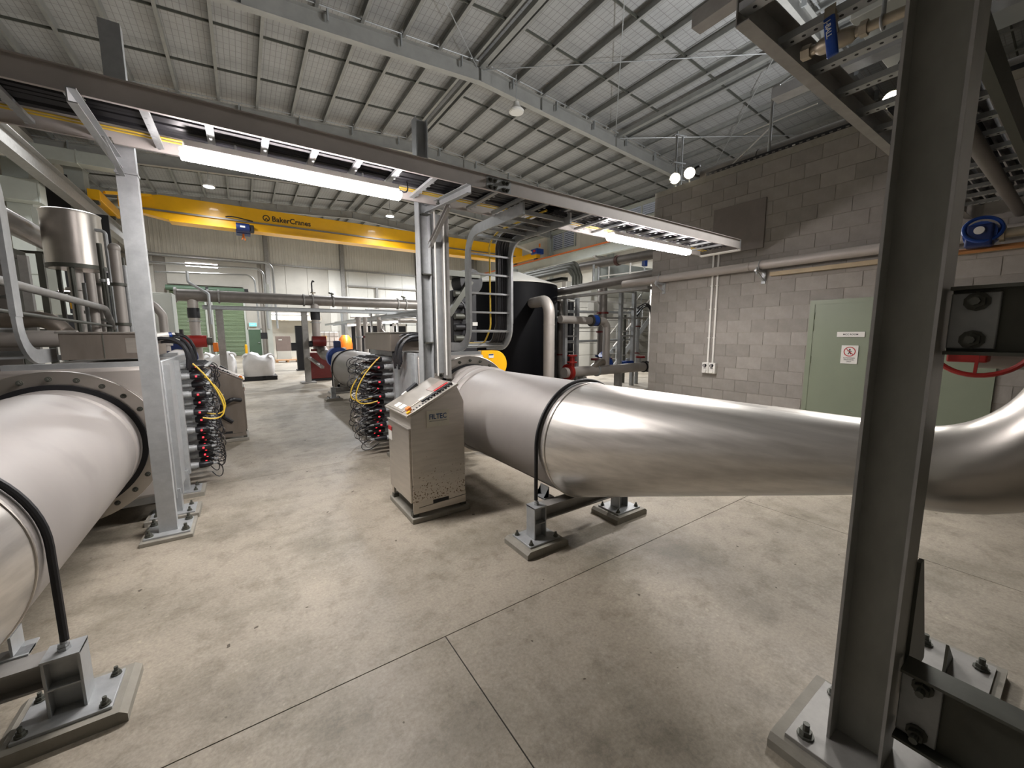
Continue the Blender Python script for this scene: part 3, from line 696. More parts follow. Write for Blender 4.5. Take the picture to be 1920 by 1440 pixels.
MB().tube(arc([(-.10, 7.10, .62), (-.20, 7.0, .66), (-.34, 7.02, .56), (-.33, 7.08, .40), (-.22, 7.1, .30)], .06), .03, 8).build('coiled_hose', CABLE, c2)
MB().box(-.36, -.30, 7.108, 7.118, .71, .73).build('label_plate', WHITE, c2)
# ================================================================ CABLE TRAY, POSTS, LIGHTS
YN, YF, ZT = 3.18, 3.80, 2.85
def tray_x(name, label, x0, x1, yn, yf, z, pitch=.30, h=.13):
    t = T(name, label, 'cable tray', ((x0+x1)/2, (yn+yf)/2, z))
    MB().chan((x0, yn, z+h/2), (x1, yn, z+h/2), .022, h, .004, (0, 0, 1), -1).build('side_rail', TRAYM, t, smooth=0)
    MB().chan((x0, yf, z+h/2), (x1, yf, z+h/2), .022, h, .004, (0, 0, 1), 1).build('side_rail', TRAYM, t, smooth=0)
    rm = MB().chan((0, yn+.01, 0), (0, yf-.01, 0), .022, .042, .003, (1, 0, 0), 1)
    for k in range(6): rm.box(-.008, .008, yn+.08+.09*k, yn+.11+.09*k, -.0235, -.0222)
    me = rm.mesh('rung', smooth=0); me.materials.append(GALV); n = int((x1-x0)/pitch)
    for i in range(n):
        o = bpy.data.objects.new('rung', me); C.objects.link(o); o.parent = t; b = Vector(LOC[t.name]); LOC[o.name] = (0, 0, 0)
        o.location = V(x0+.12+i*pitch, 0, z+.018)-b
    return t
tr = tray_x('cable_tray', 'long galvanised ladder tray on posts crossing the whole hall above both battens', -1.7, 6.30, YN, YF, ZT)
MB().box(1.88, 2.14, YN-.006, YN-.001, 2.855, 2.975).build('splice_plate', GALV, tr, smooth=0)
for dx in (1.92, 1.97, 2.06, 2.10):
    for dz in (2.885, 2.945): inst(BOLT_S, 'bolt', tr, (dx, YN-.006, dz), (PI/2, 0, 0))
MB().tube([(6.30, YN, ZT), (6.33, YN, ZT-.01), (6.33, YF, ZT-.01), (6.30, YF, ZT)], .018, 6).build('end_bar', WHITE, tr)
MB().box(6.3, 6.34, YN, YN+.03, ZT-.01, ZT+.13).build('end_post', GALV, tr)
for i in range(8):
    y = YN+.06+i*.055+random.uniform(-.01, .01)
    pts = [(-1.7+1.0*k, y+random.uniform(-.008, .008), ZT+.062+random.uniform(0, .02)) for k in range(8)]+[(6.2, y, ZT+.065)]
    tag(MB().tube(pts, .026, 8).build('power_cable', CABLE), 'thick black cable lying in the long ladder tray', 'cable', 'black cables in the long tray')
for i in range(2):
    y = YF-.13+i*.05
    pts = [(-1.7+1.0*k, y+random.uniform(-.012, .012), ZT+.05+.004*i) for k in range(8)]+[(6.25, y, ZT+.05)]
    tag(MB().tube(pts, .006, 6).build('data_cable', YCAB), 'thin yellow cable lying in the long ladder tray', 'cable', 'yellow cables in the long tray')
# left post
t = T('tray_post', 'galvanised steel post on a base plate in front of the left reactor', 'post', (-.6, 4.03, 0))
MB().box(-.76, -.44, 3.86, 4.24, 0, .03).build('grout_pad', CONC, t, bevel=.004)
bp = MB().box(-.74, -.46, 3.90, 4.20, .03, .045).build('base_plate', GALV, t, bevel=.002)
for dx in (-.11, .11):
    for dy in (-.11, .11): inst(BOLT_A, 'bolt', bp, (-.6+dx, 4.05+dy, .045))
MB().chan((-.6, 3.975, .045), (-.6, 3.975, 3.70), .07, .112, .010, (1, 0, 0), -1).build('post_channel', GALV, t, smooth=0)
MB().box(-.662, -.538, 3.962, 4.055, 2.715, 2.728).build('seat_plate', GALV, t, smooth=0)
MB().chan((-.655, 4.05, 2.79), (-.655, 3.06, 2.80), .04, .075, .006, (0, 0, 1), 1).build('bracket_arm', GALV, t, smooth=0)
MB().bar((-.62, 3.97, 2.70), (-.62, 3.5, 2.78), .03, .006, (0, 0, 1)).build('knee_brace', GALV, t, smooth=0)
for y in (3.2, 3.78): inst(BOLT_S, 'bolt', t, (-.63, y, 2.84))
# middle post with a vertical tray beside it
t = T('tray_post', 'galvanised I-beam post behind the sloped cabinet, up to the long tray', 'post', (1.62, 4.05, 0))
MB().box(1.46, 1.78, 3.88, 4.22, 0, .03).build('grout_pad', CONC, t); MB().box(1.50, 1.74, 3.92, 4.18, .03, .045).build('base_plate', GALV, t)
MB().ibeam((1.625, 4.05, .045), (1.625, 4.05, 3.72), .11, .125, .010, .008, (1, 0, 0)).build('i_beam', GALV, t, smooth=0)
for z in (2.20, 1.49, 2.80): MB().box(1.60, 1.69, 3.985, 4.06, z, z+.012).build('cleat', DARKST, t, smooth=0)
MB().chan((1.69, 4.25, 2.885), (1.69, 3.10, 2.80), .045, .075, .006, (0, 0, 1), -1).build('bracket_arm', GALV, t, smooth=0)
MB().chan((1.71, 4.03, 2.50), (1.71, 3.55, 2.78), .04, .05, .005, (0, 0, 1), -1).build('knee_brace', GALVD, t, smooth=0)
for y in (3.2, 3.75): inst(BOLT_S, 'bolt', t, (1.67, y, 2.845))
t = T('riser_tray', 'narrow vertical channel tray beside the middle post', 'cable tray', (1.79, 4.0, .9))
MB().chan((1.765, 4.02, 1.16), (1.765, 4.02, 2.83), .06, .11, .004, (1, 0, 0), -1).build('channel', GALV, t, smooth=0)
MB().box(1.815, 1.872, 3.95, 4.05, 1.10, 2.84).build('cover_strip', GALVD, t, bevel=.004)
for x in (1.712, 1.812): MB().box(x-.004, x+.006, 3.938, 3.958, 1.14, 2.83).build('edge_lip', WHITE, t, smooth=0)
# S-curved ladders dropping from the tray to each reactor box
def s_ladder(x0, x1, yd, label, top):
    t = T('ladder_tray', label, 'cable tray', ((x0+x1)/2, yd, 1.4))
    if top: path = arc([(0, YN+.06, ZT-.06), (0, yd, ZT-.06), (0, yd, 1.42), (0, yd+.6, 1.42)], .26, 8)
    else: path = arc([(0, YN+.06, ZT-.06), (0, yd, ZT-.06), (0, yd, 1.42), (0, yd+.5, 1.42)], .26, 8)
    for x in (x0, x1):
        m = MB(); vs = []; n = len(path)
        for i, p in enumerate(path):
            a = path[max(0, i-1)]; b = path[min(n-1, i+1)]; d = (b-a).normalized(); nn = V(0, -d.z, d.y)
            for u, v in ((-.012, -.055), (.012, -.055), (.012, .055), (-.012, .055)): vs.append(V(x+u, p.y, p.z)+nn*v)
        fs = [(0, 3, 2, 1), (4*n-4, 4*n-3, 4*n-2, 4*n-1)]
        for i in range(n-1):
            for k in range(4): l = (k+1) % 4; fs.append((i*4+k, i*4+l, i*4+4+l, i*4+4+k))
        m.add(vs, fs).build('side_rail', GALV, t, smooth=20)
    for x in (x0, x1): MB().box(x-.016, x+.016, yd-.056, yd+.056, 1.72, 2.50).build('straight_rail', GALV, t, smooth=0)
    acc = .0; nxt = .10; zr = []
    for i in range(len(path)-1):
        a, b = path[i], path[i+1]; L = (b-a).length; s = nxt-acc
        while s <= L:
            p = a+(b-a)*(s/L); d = (b-a).normalized()
            rg = MB().bar((x0, p.y, p.z), (x1, p.y, p.z), .04, .022, (0, d.y, d.z)).build('rung', GALV, t, smooth=0); zr.append(p); s += .235
        nxt = s-L; acc = 0
    return t, path
def ladder_cables(path, xs, r, m, label, group, name):
    for x in xs:
        pts = [V(x+.010*math.sin(i*.9+x*9), p.y+.040, p.z+.040) for i, p in enumerate(path)]
        tag(MB().tube(pts, r, 8).build(name, m), label, 'cable', group)
t, pa = s_ladder(2.335, 2.945, 4.40, 'S-curved ladder tray dropping beside the middle post to the right reactor', True)
ladder_cables(pa, [2.79, 2.83, 2.87, 2.90, 2.77], .026, CABLE, 'black ribbed cable running down the right S-curved ladder', 'cables on the right curved ladder', 'power_cable')
ladder_cables(pa, [2.66], .011, YCAB, 'single yellow cable running down the right S-curved ladder', None, 'data_cable')
t, pb = s_ladder(-1.96, -1.345, 4.40, 'S-curved ladder tray at the left edge dropping to the left reactor', True)
ladder_cables(pb, [-1.8, -1.76, -1.72], .022, CABLE, 'black cable running down the left S-curved ladder', 'cables on the left curved ladder', 'power_cable')
# battens
def batten(x0, x1, y, z, label, group=None):
    t = T('batten_or_fill_light', label, 'light', ((x0+x1)/2, y, z))
    MB().box(x0+.02, x1-.02, y-.06, y+.06, z+.03, z+.08).build('housing', WHITE, t, bevel=.01)
    MB().sect([(-.060, .025), (-.060, -.002), (-.045, -.022), (-.02, -.030), (.02, -.030), (.045, -.022), (.060, -.002), (.060, .025)], (x0, y, z), (x1, y, z), (0, 0, 1)).build('diffuser', LAMP, t, bevel=.006)
    for x in (x0+.3, x1-.3):
        MB().cyl((x, y, z+.07), (x, y, ZT+.02), .008, n=6).build('hanger', GALV, t)
    MB().tube(bez((x1, y, z+.05), (x1+.12, y, z+.0), (x1+.05, y, z+.18), (x1+.10, y+.1, ZT+.05), 8), .006, 6).build('flex', CABLE, t)
    return t
batten(-.25, 1.19, 3.45, 2.745, 'bright white batten light hung under the long tray at left')
batten(3.77, 5.40, 3.45, 2.735, 'bright white batten light hung under the long tray near the block wall')
# ================================================================ FOREGROUND COLUMN
t = T('steel_column', 'dark I-beam column on a bolted base plate in the right foreground', 'column', (1.785, .35, 0))
cy = .348
MB().box(1.56, 2.05, .10, .56, 0, .035).prism([(1.56, .035), (2.05, .035), (2.03, .055), (1.58, .055)], 'y', .10, .56).build('grout_pad', CONC, t, smooth=0)
bp = MB().box(1.60, 2.0, .14, .52, .055, .072).build('base_plate', GALVD, t, bevel=.002)
for dx, dy in ((1.65, .19), (1.65, .47), (1.95, .19), (1.95, .47)): inst(BOLT_A, 'bolt', bp, (dx, dy, .072))
MB().ibeam((1.785, cy, .072), (1.785, cy, 4.0), .15, .152, .0095, .007, (0, 1, 0)).build('i_beam', COL, t, smooth=0)
# thin strips in the weathered galvanised colour along the flange edges
for y in (cy+.0713, cy-.0713): MB().box(1.7075, 1.7105, y-.0045, y+.0045, .075, 3.9).build('flange_edge', GALVD, t, smooth=0)
MB().prism([(1.86, .30), (2.15, .30), (2.13, .36), (1.90, .80), (1.86, .80)], 'y', .262, .274).build('gusset', DARKST, t, smooth=0)
def cleated_beam(z0, z1, label):
    t = T('steel_beam', label, 'beam', (1.785, -.5, z0)); zc = (z0+z1)/2; d = z1-z0
    MB().ibeam((1.80, .262, zc), (1.80, -1.6, zc), .10, d, .010, .007, (0, 0, 1)).build('i_beam', DARKST, t, smooth=0)
    cl = MB().box(1.782, 1.796, .165, .262, z0+.018, z1-.018).build('cleat_plate', GALV, t, bevel=.003)
    for z in (z0+.045, z1-.045): inst(BOLT_A, 'bolt', cl, (1.782, .21, z), (0, -PI/2, 0))
cleated_beam(1.515, 1.715, 'dark steel beam with two-bolt cleat at mid-height right of the column')
cleated_beam(.20, .46, 'dark steel beam with cleat low down at the foot of the column')
t = T('anchor_bracket', 'small bracket bolted to the floor right of the column foot', 'bracket', (2.6, .24, 0))
MB().box(2.42, 2.80, .08, .40, 0, .04).build('grout_pad', CONC, t); MB().box(2.46, 2.76, .11, .37, .04, .052).build('base_plate', GALVD, t)
MB().prism([(2.50, .052), (2.68, .052), (2.50, .20)], 'y', .235, .245).build('gusset', DARKST, t, smooth=0)
for dy in (.15, .33): inst(BOLT_A, 'bolt', t, (2.69, dy, .052))
# ================================================================ ON AND OVER THE BLOCK WALL
t = T('wall_pipe', 'long pale pipe with brackets running along the block wall above the door', 'pipe', (6.74, 3, 2.6))
MB().tube([(6.74, 5.75, 2.625), (6.74, -.6, 2.645)], .068, 18).build('pipe', MATTE, t)
for y in (3.22, 4.95): MB().torus((6.74, y, 2.632), (0, 1, 0), .069, .006, 24, 6).build('joint', MATTE, t)
for y in (3.06, 4.86):
    b = MB().box(6.58, 6.88, y-.02, y+.02, 2.53, 2.555).bar((6.87, y, 2.40), (6.60, y, 2.535), .035, .012).box(6.86, 6.88, y-.03, y+.03, 2.36, 2.56).build('bracket', GALV, t, smooth=0)
    MB().bolt((6.62, y, 2.555), (0, 0, 1), .012, .03).bolt((6.62, y, 2.53), (0, 0, -1), .012, .03).build('bolt', GALV, b)
    MB().torus((6.74, y, 2.63), (0, 1, 0), .073, .007, 20, 6).build('u_clamp', GALV, t)
tag(MB().box(6.80, 6.878, -.6, 2.95, 2.46, 2.52).build('cable_duct', mat('tan_cable_duct', '#a8977a', .6), None, .003), 'thin tan cable duct under the wall pipe', 'duct')
for y, lb in ((3.885, 'left of the two white conduits on the block wall'), (3.795, 'right of the two white conduits on the block wall')):
    t = T('conduit', lb+', ending in a socket', 'conduit', (6.86, y, 1.07))
    MB().cyl((6.86, y, 1.06), (6.86, y, 2.95), .017, n=10).build('tube', WHITE, t)
    for z in (1.5, 2.0, 2.4): MB().box(6.845, 6.88, y-.024, y+.024, z, z+.015).build('saddle', WHITE, t)
for y, lb in ((3.90, 'left'), (3.775, 'right')):
    t = T('wall_socket', lb+' white isolator socket with black knob on the block wall', 'socket', (6.85, y, .87))
    MB().box(6.80, 6.88, y-.058, y+.058, .88, 1.07).build('housing', WHITE, t, bevel=.008)
    MB().cyl((6.775, y, 1.02), (6.80, y, 1.02), .030, n=18).build('knob', PRINTK, t); MB().box(6.768, 6.776, y-.006, y+.006, .998, 1.042).build('pointer', WHITE, t)
    MB().cyl((6.785, y, .925), (6.80, y, .925), .032, n=18).build('socket_ring', WHITE, t); MB().box(6.795, 6.80, y-.02, y+.02, .965, .975).build('print', PRINTG, t)
# door signs
t = T('door_sign', 'narrow white room sign on the green door', 'sign', (6.85, 1.9, 1.53))
MB().box(6.849, 6.859, 1.75, 2.05, 1.53, 1.60).build('plate', WHITE, t)
text('MCC ROOM', .030, (6.8485, 1.90, 1.554), (0, -1, 0), (0, 0, 1), PRINTK, t, 'lettering', .0004, 'CENTER')
t = T('warning_sign', 'white no-entry sign with red ring and figure on the green door', 'sign', (6.85, 1.89, 1.16))
MB().box(6.849, 6.859, 1.80, 1.985, 1.165, 1.415).build('plate', WHITE, t, bevel=.003)
MB().ringcyl((6.8475, 1.892, 1.330), (6.849, 1.892, 1.330), .066, .055, 32).build('red_ring', PRINTR, t)
fg = MB(); cx, cz = 1.892, 1.330
fg.cyl((6.848, cx, cz+.030), (6.849, cx, cz+.030), .010, n=12)
for a, b, ww in (((0, .018), (0, -.010), .018), ((-.026, .004), (.026, .010), .009), ((0, -.008), (-.018, -.036), .010), ((0, -.008), (.016, -.036), .010)):
    fg.bar((6.8484, cx+a[0], cz+a[1]), (6.8484, cx+b[0], cz+b[1]), .001, ww, (0, 1, 0) if abs(a[0]-b[0]) < .03 else (0, 0, 1))
fg.build('figure', PRINTK, t)
MB().bar((6.8478, cx+.042, cz+.042), (6.8478, cx-.042, cz-.042), .009, .0008, (1, 0, 0)).build('red_slash', PRINTR, t)
for k, s in enumerate(('AUTHORISED', 'PERSONNEL', 'ONLY')): text(s, .021, (6.8485, 1.892, 1.236-.024*k), (0, -1, 0), (0, 0, 1), PRINTK, t, 'lettering', .0003, 'CENTER')
# plant on the block room roof
t = T('roof_duct', 'thick grey pipe lying along the edge of the block room roof', 'pipe', (7.15, 2, 4.3))
MB().tube([(7.18, 4.35, 4.42), (7.18, -.8, 4.42)], .125, 20).build('pipe', PIPEG, t)
for y in (3.4, 1.9, .4): MB().box(7.08, 7.28, y-.03, y+.03, 4.3, 4.32).torus((7.18, y, 4.42), (0, 1, 0), .128, .008, 20, 6).build('saddle', DARKST, t)
MB().tube(bez((7.1, 4.35, 4.42), (7.0, 4.5, 4.42), (6.98, 4.45, 4.6), (6.98, 4.3, 4.55), 8), .02, 8).build('tail', CABLE, t)
t = T('roof_cable_tray', 'black perforated cable tray along the block room roof edge', 'cable tray', (6.98, 2, 4.3))
m = MB().box(6.93, 7.03, -.8, 4.15, 4.305, 4.315).box(6.925, 6.932, -.8, 4.15, 4.305, 4.37); m.build('tray', BLACK, t)
for i in range(34): MB().box(6.9235, 6.925, 4.05-i*.09, 4.09-i*.09, 4.325, 4.342).build('slot', PIPEG if i != 14 else WHITE, t)  # one slot painted white as a glint of daylight showing through
def flood(x, y, z, to, label):
    t = T('flood_light', label, 'light', (x, y, z)); d = (Vector(to)-V(x, y, z)).normalized(); p = V(x, y, z)
    MB().rings([(p-d*.10, .05), (p-d*.06, .085), (p, .10), (p+d*.012, .10)], 20, True, d).build('housing', DARKST, t)
    MB().cyl(p+d*.012, p+d*.018, .088, n=20).build('lens', FLOOD, t)
    MB().bar(p-d*.05, p-d*.05+V(.0, 0, -.17), .03, .012, (1, 0, 0)).build('yoke', GALV, t)
flood(6.92, 1.75, 4.47, (0, .6, 2.4), 'glaring flood light half hidden by the dark column')
flood(6.90, 4.45, 4.46, (0, 1.2, 2.4), 'right glaring flood light of the pair on the far corner of the block room roof')
flood(6.90, 4.74, 4.46, (0, 2.4, 2.2), 'left smaller flood light of the pair on the far corner of the block room roof')
for (y, h, lb) in ((3.18, 1.02, 'thin steel pole on the block room roof near the middle'), (4.81, 1.03, 'thick steel pole with crossarms at the far corner of the block room roof')):
    t = T('roof_pole', lb, 'pole', (7.0, y, 4.3))
    MB().cyl((7.0, y, 4.30), (7.0, y, 4.3+h), .022, n=10).build('pole', GALV, t)
    if y > 4: 
        MB().cyl((7.06, y-.08, 4.30), (7.06, y-.08, 4.3+h*.9), .018, n=8).build('pole', GALV, t)
        for z in (4.42, 4.72, 5.2): MB().tube(arc([(6.85, y, z), (6.88, y-.05, z+.03), (7.12, y-.12, z+.03)], .02), .014, 6).build('crossarm', GALV, t)
    else:
        MB().bar((7.0, y, 5.30), (7.0, y-.45, 5.42), .03, .03).build('crossarm', GALV, t); MB().bar((7.0, y, 5.18), (7.0, y-.10, 5.33), .02, .02).build('stay', GALV, t)
        MB().tube([(7.0, y+.0, 4.75), (7.0, y+.62, 4.35)], .010, 6).tube([(7.0, y+.4, 4.8), (7.0, y-.6, 4.82)], .008, 6).build('stay', WHITE, t)
# ================================================================ TOP RIGHT TRAY, VALVES
t2 = T('cable_tray', 'dark perforated ladder tray overhead at top right, beside the column', 'cable tray', (4, .7, 2.85))
MB().chan((1.80, .985, 2.93), (6.85, .985, 2.93), .055, .16, .005, (0, 0, 1), -1).build('side_rail', GALVD, t2, smooth=0)
MB().chan((1.60, .42, 2.93), (6.85, .42, 2.93), .045, .16, .005, (0, 0, 1), 1).build('side_rail', DARKST, t2, smooth=0)
rm = MB().chan((0, .43, 0), (0, .97, 0), .02, .055, .003, (1, 0, 0), 1)
rr = MB()
for k in range(11): rr.cyl((.0, .47+.045*k, -.0015), (.0, .47+.045*k, .0), .008, n=8)
rmesh = MB().box(-.028, .028, .43, .97, -.002, .002).box(-.028, -.025, .43, .97, 0, .03).box(.025, .028, .43, .97, 0, .03).mesh('rung', smooth=0); rmesh.materials.append(GALV)
hm = MB()
for k in range(11): hm.cyl((0, .47+.045*k, -.0032), (0, .47+.045*k, -.0021), .008, n=8)
hmesh = hm.mesh('rung_holes'); hmesh.materials.append(BLACK)
for i in range(14):
    o = inst(rmesh, 'rung', t2, (1.82+.35*i, 0, 2.90)); h = bpy.data.objects.new('rung_holes', hmesh); C.objects.link(h); h.parent = o; h['kind'] = 'stuff'; LOC[h.name] = (0, 0, 0)
for i in range(6):
    y = .47+.075*i; x0 = 2.9 if i < 4 else 3.4
    tag(MB().tube([(x0+.8*k, y+random.uniform(-.01, .01), 2.955+random.uniform(0, .02)) for k in range(5)], .032, 8).build('power_cable', CABLE), 'thick black cable lying in the dark overhead tray at top right', 'cable', 'cables in the top right tray')
t = T('lever_valve', 'ball valve with blue J-BALL lever hanging at top right', 'valve', (2.2, .8, 2.9))
MB().tube([(2.235, .90, 2.858), (2.235, .73, 2.842), (2.235, .46, 2.82), (2.25, -.3, 2.79)], .020, 12).build('pipe', BRASS, t)
MB().rings([((2.235, .845, 2.852), .022), ((2.235, .83, 2.850), .032), ((2.235, .78, 2.846), .038), ((2.235, .72, 2.840), .032), ((2.235, .705, 2.839), .022)], 14).cyl((2.235, .69, 2.838), (2.235, .665, 2.836), .030, n=6).cyl((2.235, .90, 2.858), (2.235, .865, 2.854), .030, n=6).build('valve_body', BRASS, t)
MB().cyl((2.235, .77, 2.845), (2.15, .765, 2.90), .013, n=10).cyl((2.165, .765, 2.89), (2.13, .765, 2.912), .019, n=6).build('stem', BRASS, t)
MB().bar((2.13, .768, 2.935), (2.118, .764, 2.87), .038, .006, (1, 0, 0)).build('lever_neck', BRASS, t)
lv = MB(); a = V(2.118, .765, 2.885); b = V(2.118, .740, 2.725)
lv.sect([(-.020, -.006), (-.013, -.010), (.013, -.010), (.020, -.006), (.020, .006), (-.020, .006)], a, b, (1, 0, 0)); lvo = lv.build('lever', BLUE, t, bevel=.003)
text('J-BALL', .026, (2.1072, .7745, 2.868), (0, -.154, -.988), (0, -.988, .154), WHITE, lvo, 'lettering', .0004)
MB().cyl((2.235, .62, 2.825), (2.235, .62, 3.05), .008, n=8).torus((2.235, .62, 2.827), (0, 1, 0), .026, .005, 18, 6).build('hanger', GALV, t)
t = T('handwheel_valve', 'red handwheel on a red gearbox below the mid-height beam, right of the column', 'valve', (3.0, .32, 1.54))
wc = V(3.0, .325, 1.545); ax = V(-1, -.04, .02)
MB().torus(wc, ax, .175, .012, 40, 8).build('wheel_rim', RED, t)
for a in (.5, .5+2*PI/3, .5+4*PI/3):
    u, v, d = basis(ax); MB().bar(wc, wc+u*(.172*math.cos(a))+v*(.172*math.sin(a)), .014, .012).build('spoke', RED, t)
MB().cyl(wc-V(.03, 0, 0), wc+V(.02, 0, 0), .03, n=14).build('hub', RED, t)
MB().box(3.05, 3.16, .30, .44, 1.43, 1.60).build('gearbox', RED, t, bevel=.008); MB().cyl((3.03, .36, 1.53), (3.05, .36, 1.53), .014, n=8).build('shaft_nut', GALV, t)
MB().cyl((3.02, .325, 1.545), (3.2, .325, 1.545), .012, n=8).build('shaft', GALV, t)
MB().tube([(3.30, .36, 1.46), (3.30, -1., 1.46)], .07, 16).build('pipe', PIPEG, t)
t = T('gear_valve', 'blue gear valve with white disc and blue wheel at the right edge', 'valve', (4.0, .48, 2.2))
MB().rings([((3.98, .50, 2.215), .075), ((4.08, .50, 2.215), .085), ((4.12, .50, 2.215), .05)], 20, True, (1, 0, 0)).build('valve_body', BLUE, t)
MB().box(3.96, 4.06, .44, .56, 2.13, 2.27).build('gearbox', DBLUE, t, bevel=.012)
MB().cyl((3.945, .50, 2.23), (3.96, .50, 2.23), .024, n=18).build('disc', WHITE, t)
MB().torus((3.99, .49, 2.24), (-1, -.3, .4), .085, .011, 30, 8).build('wheel_rim', BLUE, t)
MB().tube([(4.05, .46, 2.205), (4.05, -.6, 2.225)], .03, 12).cyl((4.05, .42, 2.205), (4.05, .40, 2.205), .05, n=12).build('pipe', BRASS, t)
tag(MB().tube([(4.05, .60, 2.12), (4.05, -.6, 2.13)], .018, 10).build('copper_pipe', mat('dull_copper_pipe', '#a8764a', .4, .6)), 'thin copper-toned pipe under the blue gear valve', 'pipe')
tag(MB().tube([(3.35, .60, 2.845), (7.0, .60, 2.84)], .045, 16).build('overhead_pipe', PIPEG), 'grey pipe slanting overhead right of the column top', 'pipe')
tag(MB().chan((1.88, 1.24, 3.06), (1.86, -.6, 3.06), .07, .07, .006, (0, 0, 1), 1).build('support_channel', GALVD, smooth=0), 'pale steel channel crossing the top edge of the photo right of centre', 'beam')
tag(MB().chan((2.95, 1.35, 3.12), (2.98, .1, 3.12), .10, .06, .005, (0, 0, 1), 1).build('support_channel', GALV, smooth=0), 'short pale channel above the blue lever valve', 'beam')
tag(MB().box(2.75, 3.5, .1, .9, 3.2, 3.6).build('air_duct', DUCT, None, .004), 'plain sheet metal duct above the top right tray', 'duct')
# ================================================================ CRANE AND RUNWAYS
YC = 26.7
t = T('overhead_crane', 'yellow bridge crane girder lettered BakerCranes across the far hall', 'crane', (7.2, YC, 7.3))
def gird(xa, xb, z0, z1, y0, y1): return MB().box(xa, xb, y0, y1, z0, z1)
MB().prism([(-2.6, 7.27), (17.2, 7.27), (18.9, 7.75), (18.9, 8.33), (17.6, 8.42), (-2.9, 8.42), (-4.4, 8.1), (-4.4, 7.62)], 'y', YC-.28, YC+.28).build('girder', YEL, t, bevel=.02)
MB().box(-2.6, 17.2, YC-.42, YC+.42, 7.20, 7.27).build('bottom_flange', YEL, t, smooth=0)
MB().box(-3.6, 18.2, YC-.36, YC-.28, 7.62, 7.70).build('festoon_track', PIPEG, t, smooth=0)
MB().tube(bez((-.3, YC-.4, 7.75), (0, YC-.5, 7.85), (.4, YC-.5, 7.72), (.9, YC-.4, 7.70), 8), .03, 6).build('festoon_cable', CABLE, t)
for x in (-4.9, 19.4):
    e = MB().box(x-.2, x+.2, YC-1.7, YC+1.7, 7.46, 7.88).build('end_carriage', YEL, t, bevel=.02)
    for y in (YC-1.4, YC+1.4): MB().cyl((x-.1, y, 7.44), (x+.1, y, 7.44), .14, n=16).build('wheel', DARKST, e)
MB().bar((18.2, YC-.4, 8.5), (19.3, YC-1.5, 7.75), .16, .12).build('stay', CREAM, t, smooth=0); MB().bar((-4.6, YC-1.5, 7.85), (-3.2, YC-.3, 8.3), .16, .12).build('stay', YEL, t, smooth=0)
MB().box(19.05, 19.75, YC-1.95, YC-1.2, 7.72, 8.12).build('travel_motor', BLUE, t, bevel=.03); MB().box(19.04, 19.05, YC-1.8, YC-1.5, 7.86, 8.02).build('motor_plate', PRINTR, t)
MB().cyl((19.3, YC-2.0, 8.2), (19.3, YC-2.0, 8.45), .07, n=10).build('beacon', ORANGE, t)
yp = YC-.283
MB().ringcyl((.92+.62, yp, 7.985), (.92+.62, yp-.01, 7.985), .17, .125, 24).prism([(1.43, 7.86), (1.54, 8.02), (1.65, 7.86), (1.60, 7.86), (1.54, 7.95), (1.48, 7.86)], 'y', yp-.01, yp).build('logo', PRINTK, t)
text('BakerCranes', .40, (1.80, yp-.006, 7.86), (1, 0, 0), (0, 0, 1), PRINTK, t, 'lettering', .008, sx=.93)
t = T('crane_hoist', 'dark blue hoist hanging under the yellow crane girder', 'hoist', (.5, YC, 7.0))
MB().cyl((.12, YC-.45, 7.28), (.72, YC-.45, 7.28), .24, n=18).build('hoist_drum', DBLUE, t)
MB().box(.1, .75, YC-.30, YC+.4, 7.02, 7.22).build('trolley_frame', DBLUE, t, bevel=.02); MB().box(.70, .92, YC-.62, YC-.25, 7.08, 7.45).build('hoist_motor', BLACK, t, bevel=.03)
MB().box(.30, .52, YC-.70, YC-.685, 7.25, 7.34).build('maker_plate', WHITE, t)
MB().cyl((.42, YC-.2, 6.82), (.42, YC-.2, 7.04), .05, n=8).torus((.42, YC-.2, 6.74), (0, 1, 0), .07, .025, 14, 6, -.3, 4.0).build('hook', ORANGE, t)
for x, lb in ((19.5, 'right crane runway beam with orange rail along the cream wall'), (-5.0, 'left crane runway beam slanting down from the left edge')):
    t = T('runway_beam', lb, 'beam', (x, 20, 6.6))
    MB().ibeam((x, 6, 6.93), (x, YB-.1, 6.93), .34, .62, .025, .016, (0, 0, 1)).build('i_beam', DUCT if x > 0 else GALVD, t, smooth=0)
    MB().box(x-.04, x+.04, 6, YB-.1, 7.24, 7.29).build('rail', DARKST, t, smooth=0)
    if x > 0: MB().box(x-.22, x-.14, 6, YB-.2, 7.25, 7.34).build('conductor_rail', ORAIL, t, smooth=0)
# high bay lamps
def highbay(x, y, z, lit, label):
    t = T('high_bay_lamp', label, 'light', (x, y, z))
    MB().rings([((x, y, z), .24), ((x, y, z+.06), .25), ((x, y, z+.20), .12), ((x, y, z+.32), .09)], 20).build('housing', WHITE, t)
    MB().cyl((x, y, z-.012), (x, y, z), .21, n=20).build('lens', HIBAY if lit else WHITE, t); MB().cyl((x, y, z+.3), (x, y, ztop(x)-.4), .012, n=6).build('stem', GALV, t)
highbay(-.82, 24.4, 8.58, True, 'small lit round lamp under the roof at left, above the crane')
highbay(7.77, 24.4, 8.58, True, 'small lit round lamp under the roof, right of the lettering on the crane')
highbay(8.07, 11.62, 8.9, False, 'unlit white round lamp hanging below the nearest rafter')
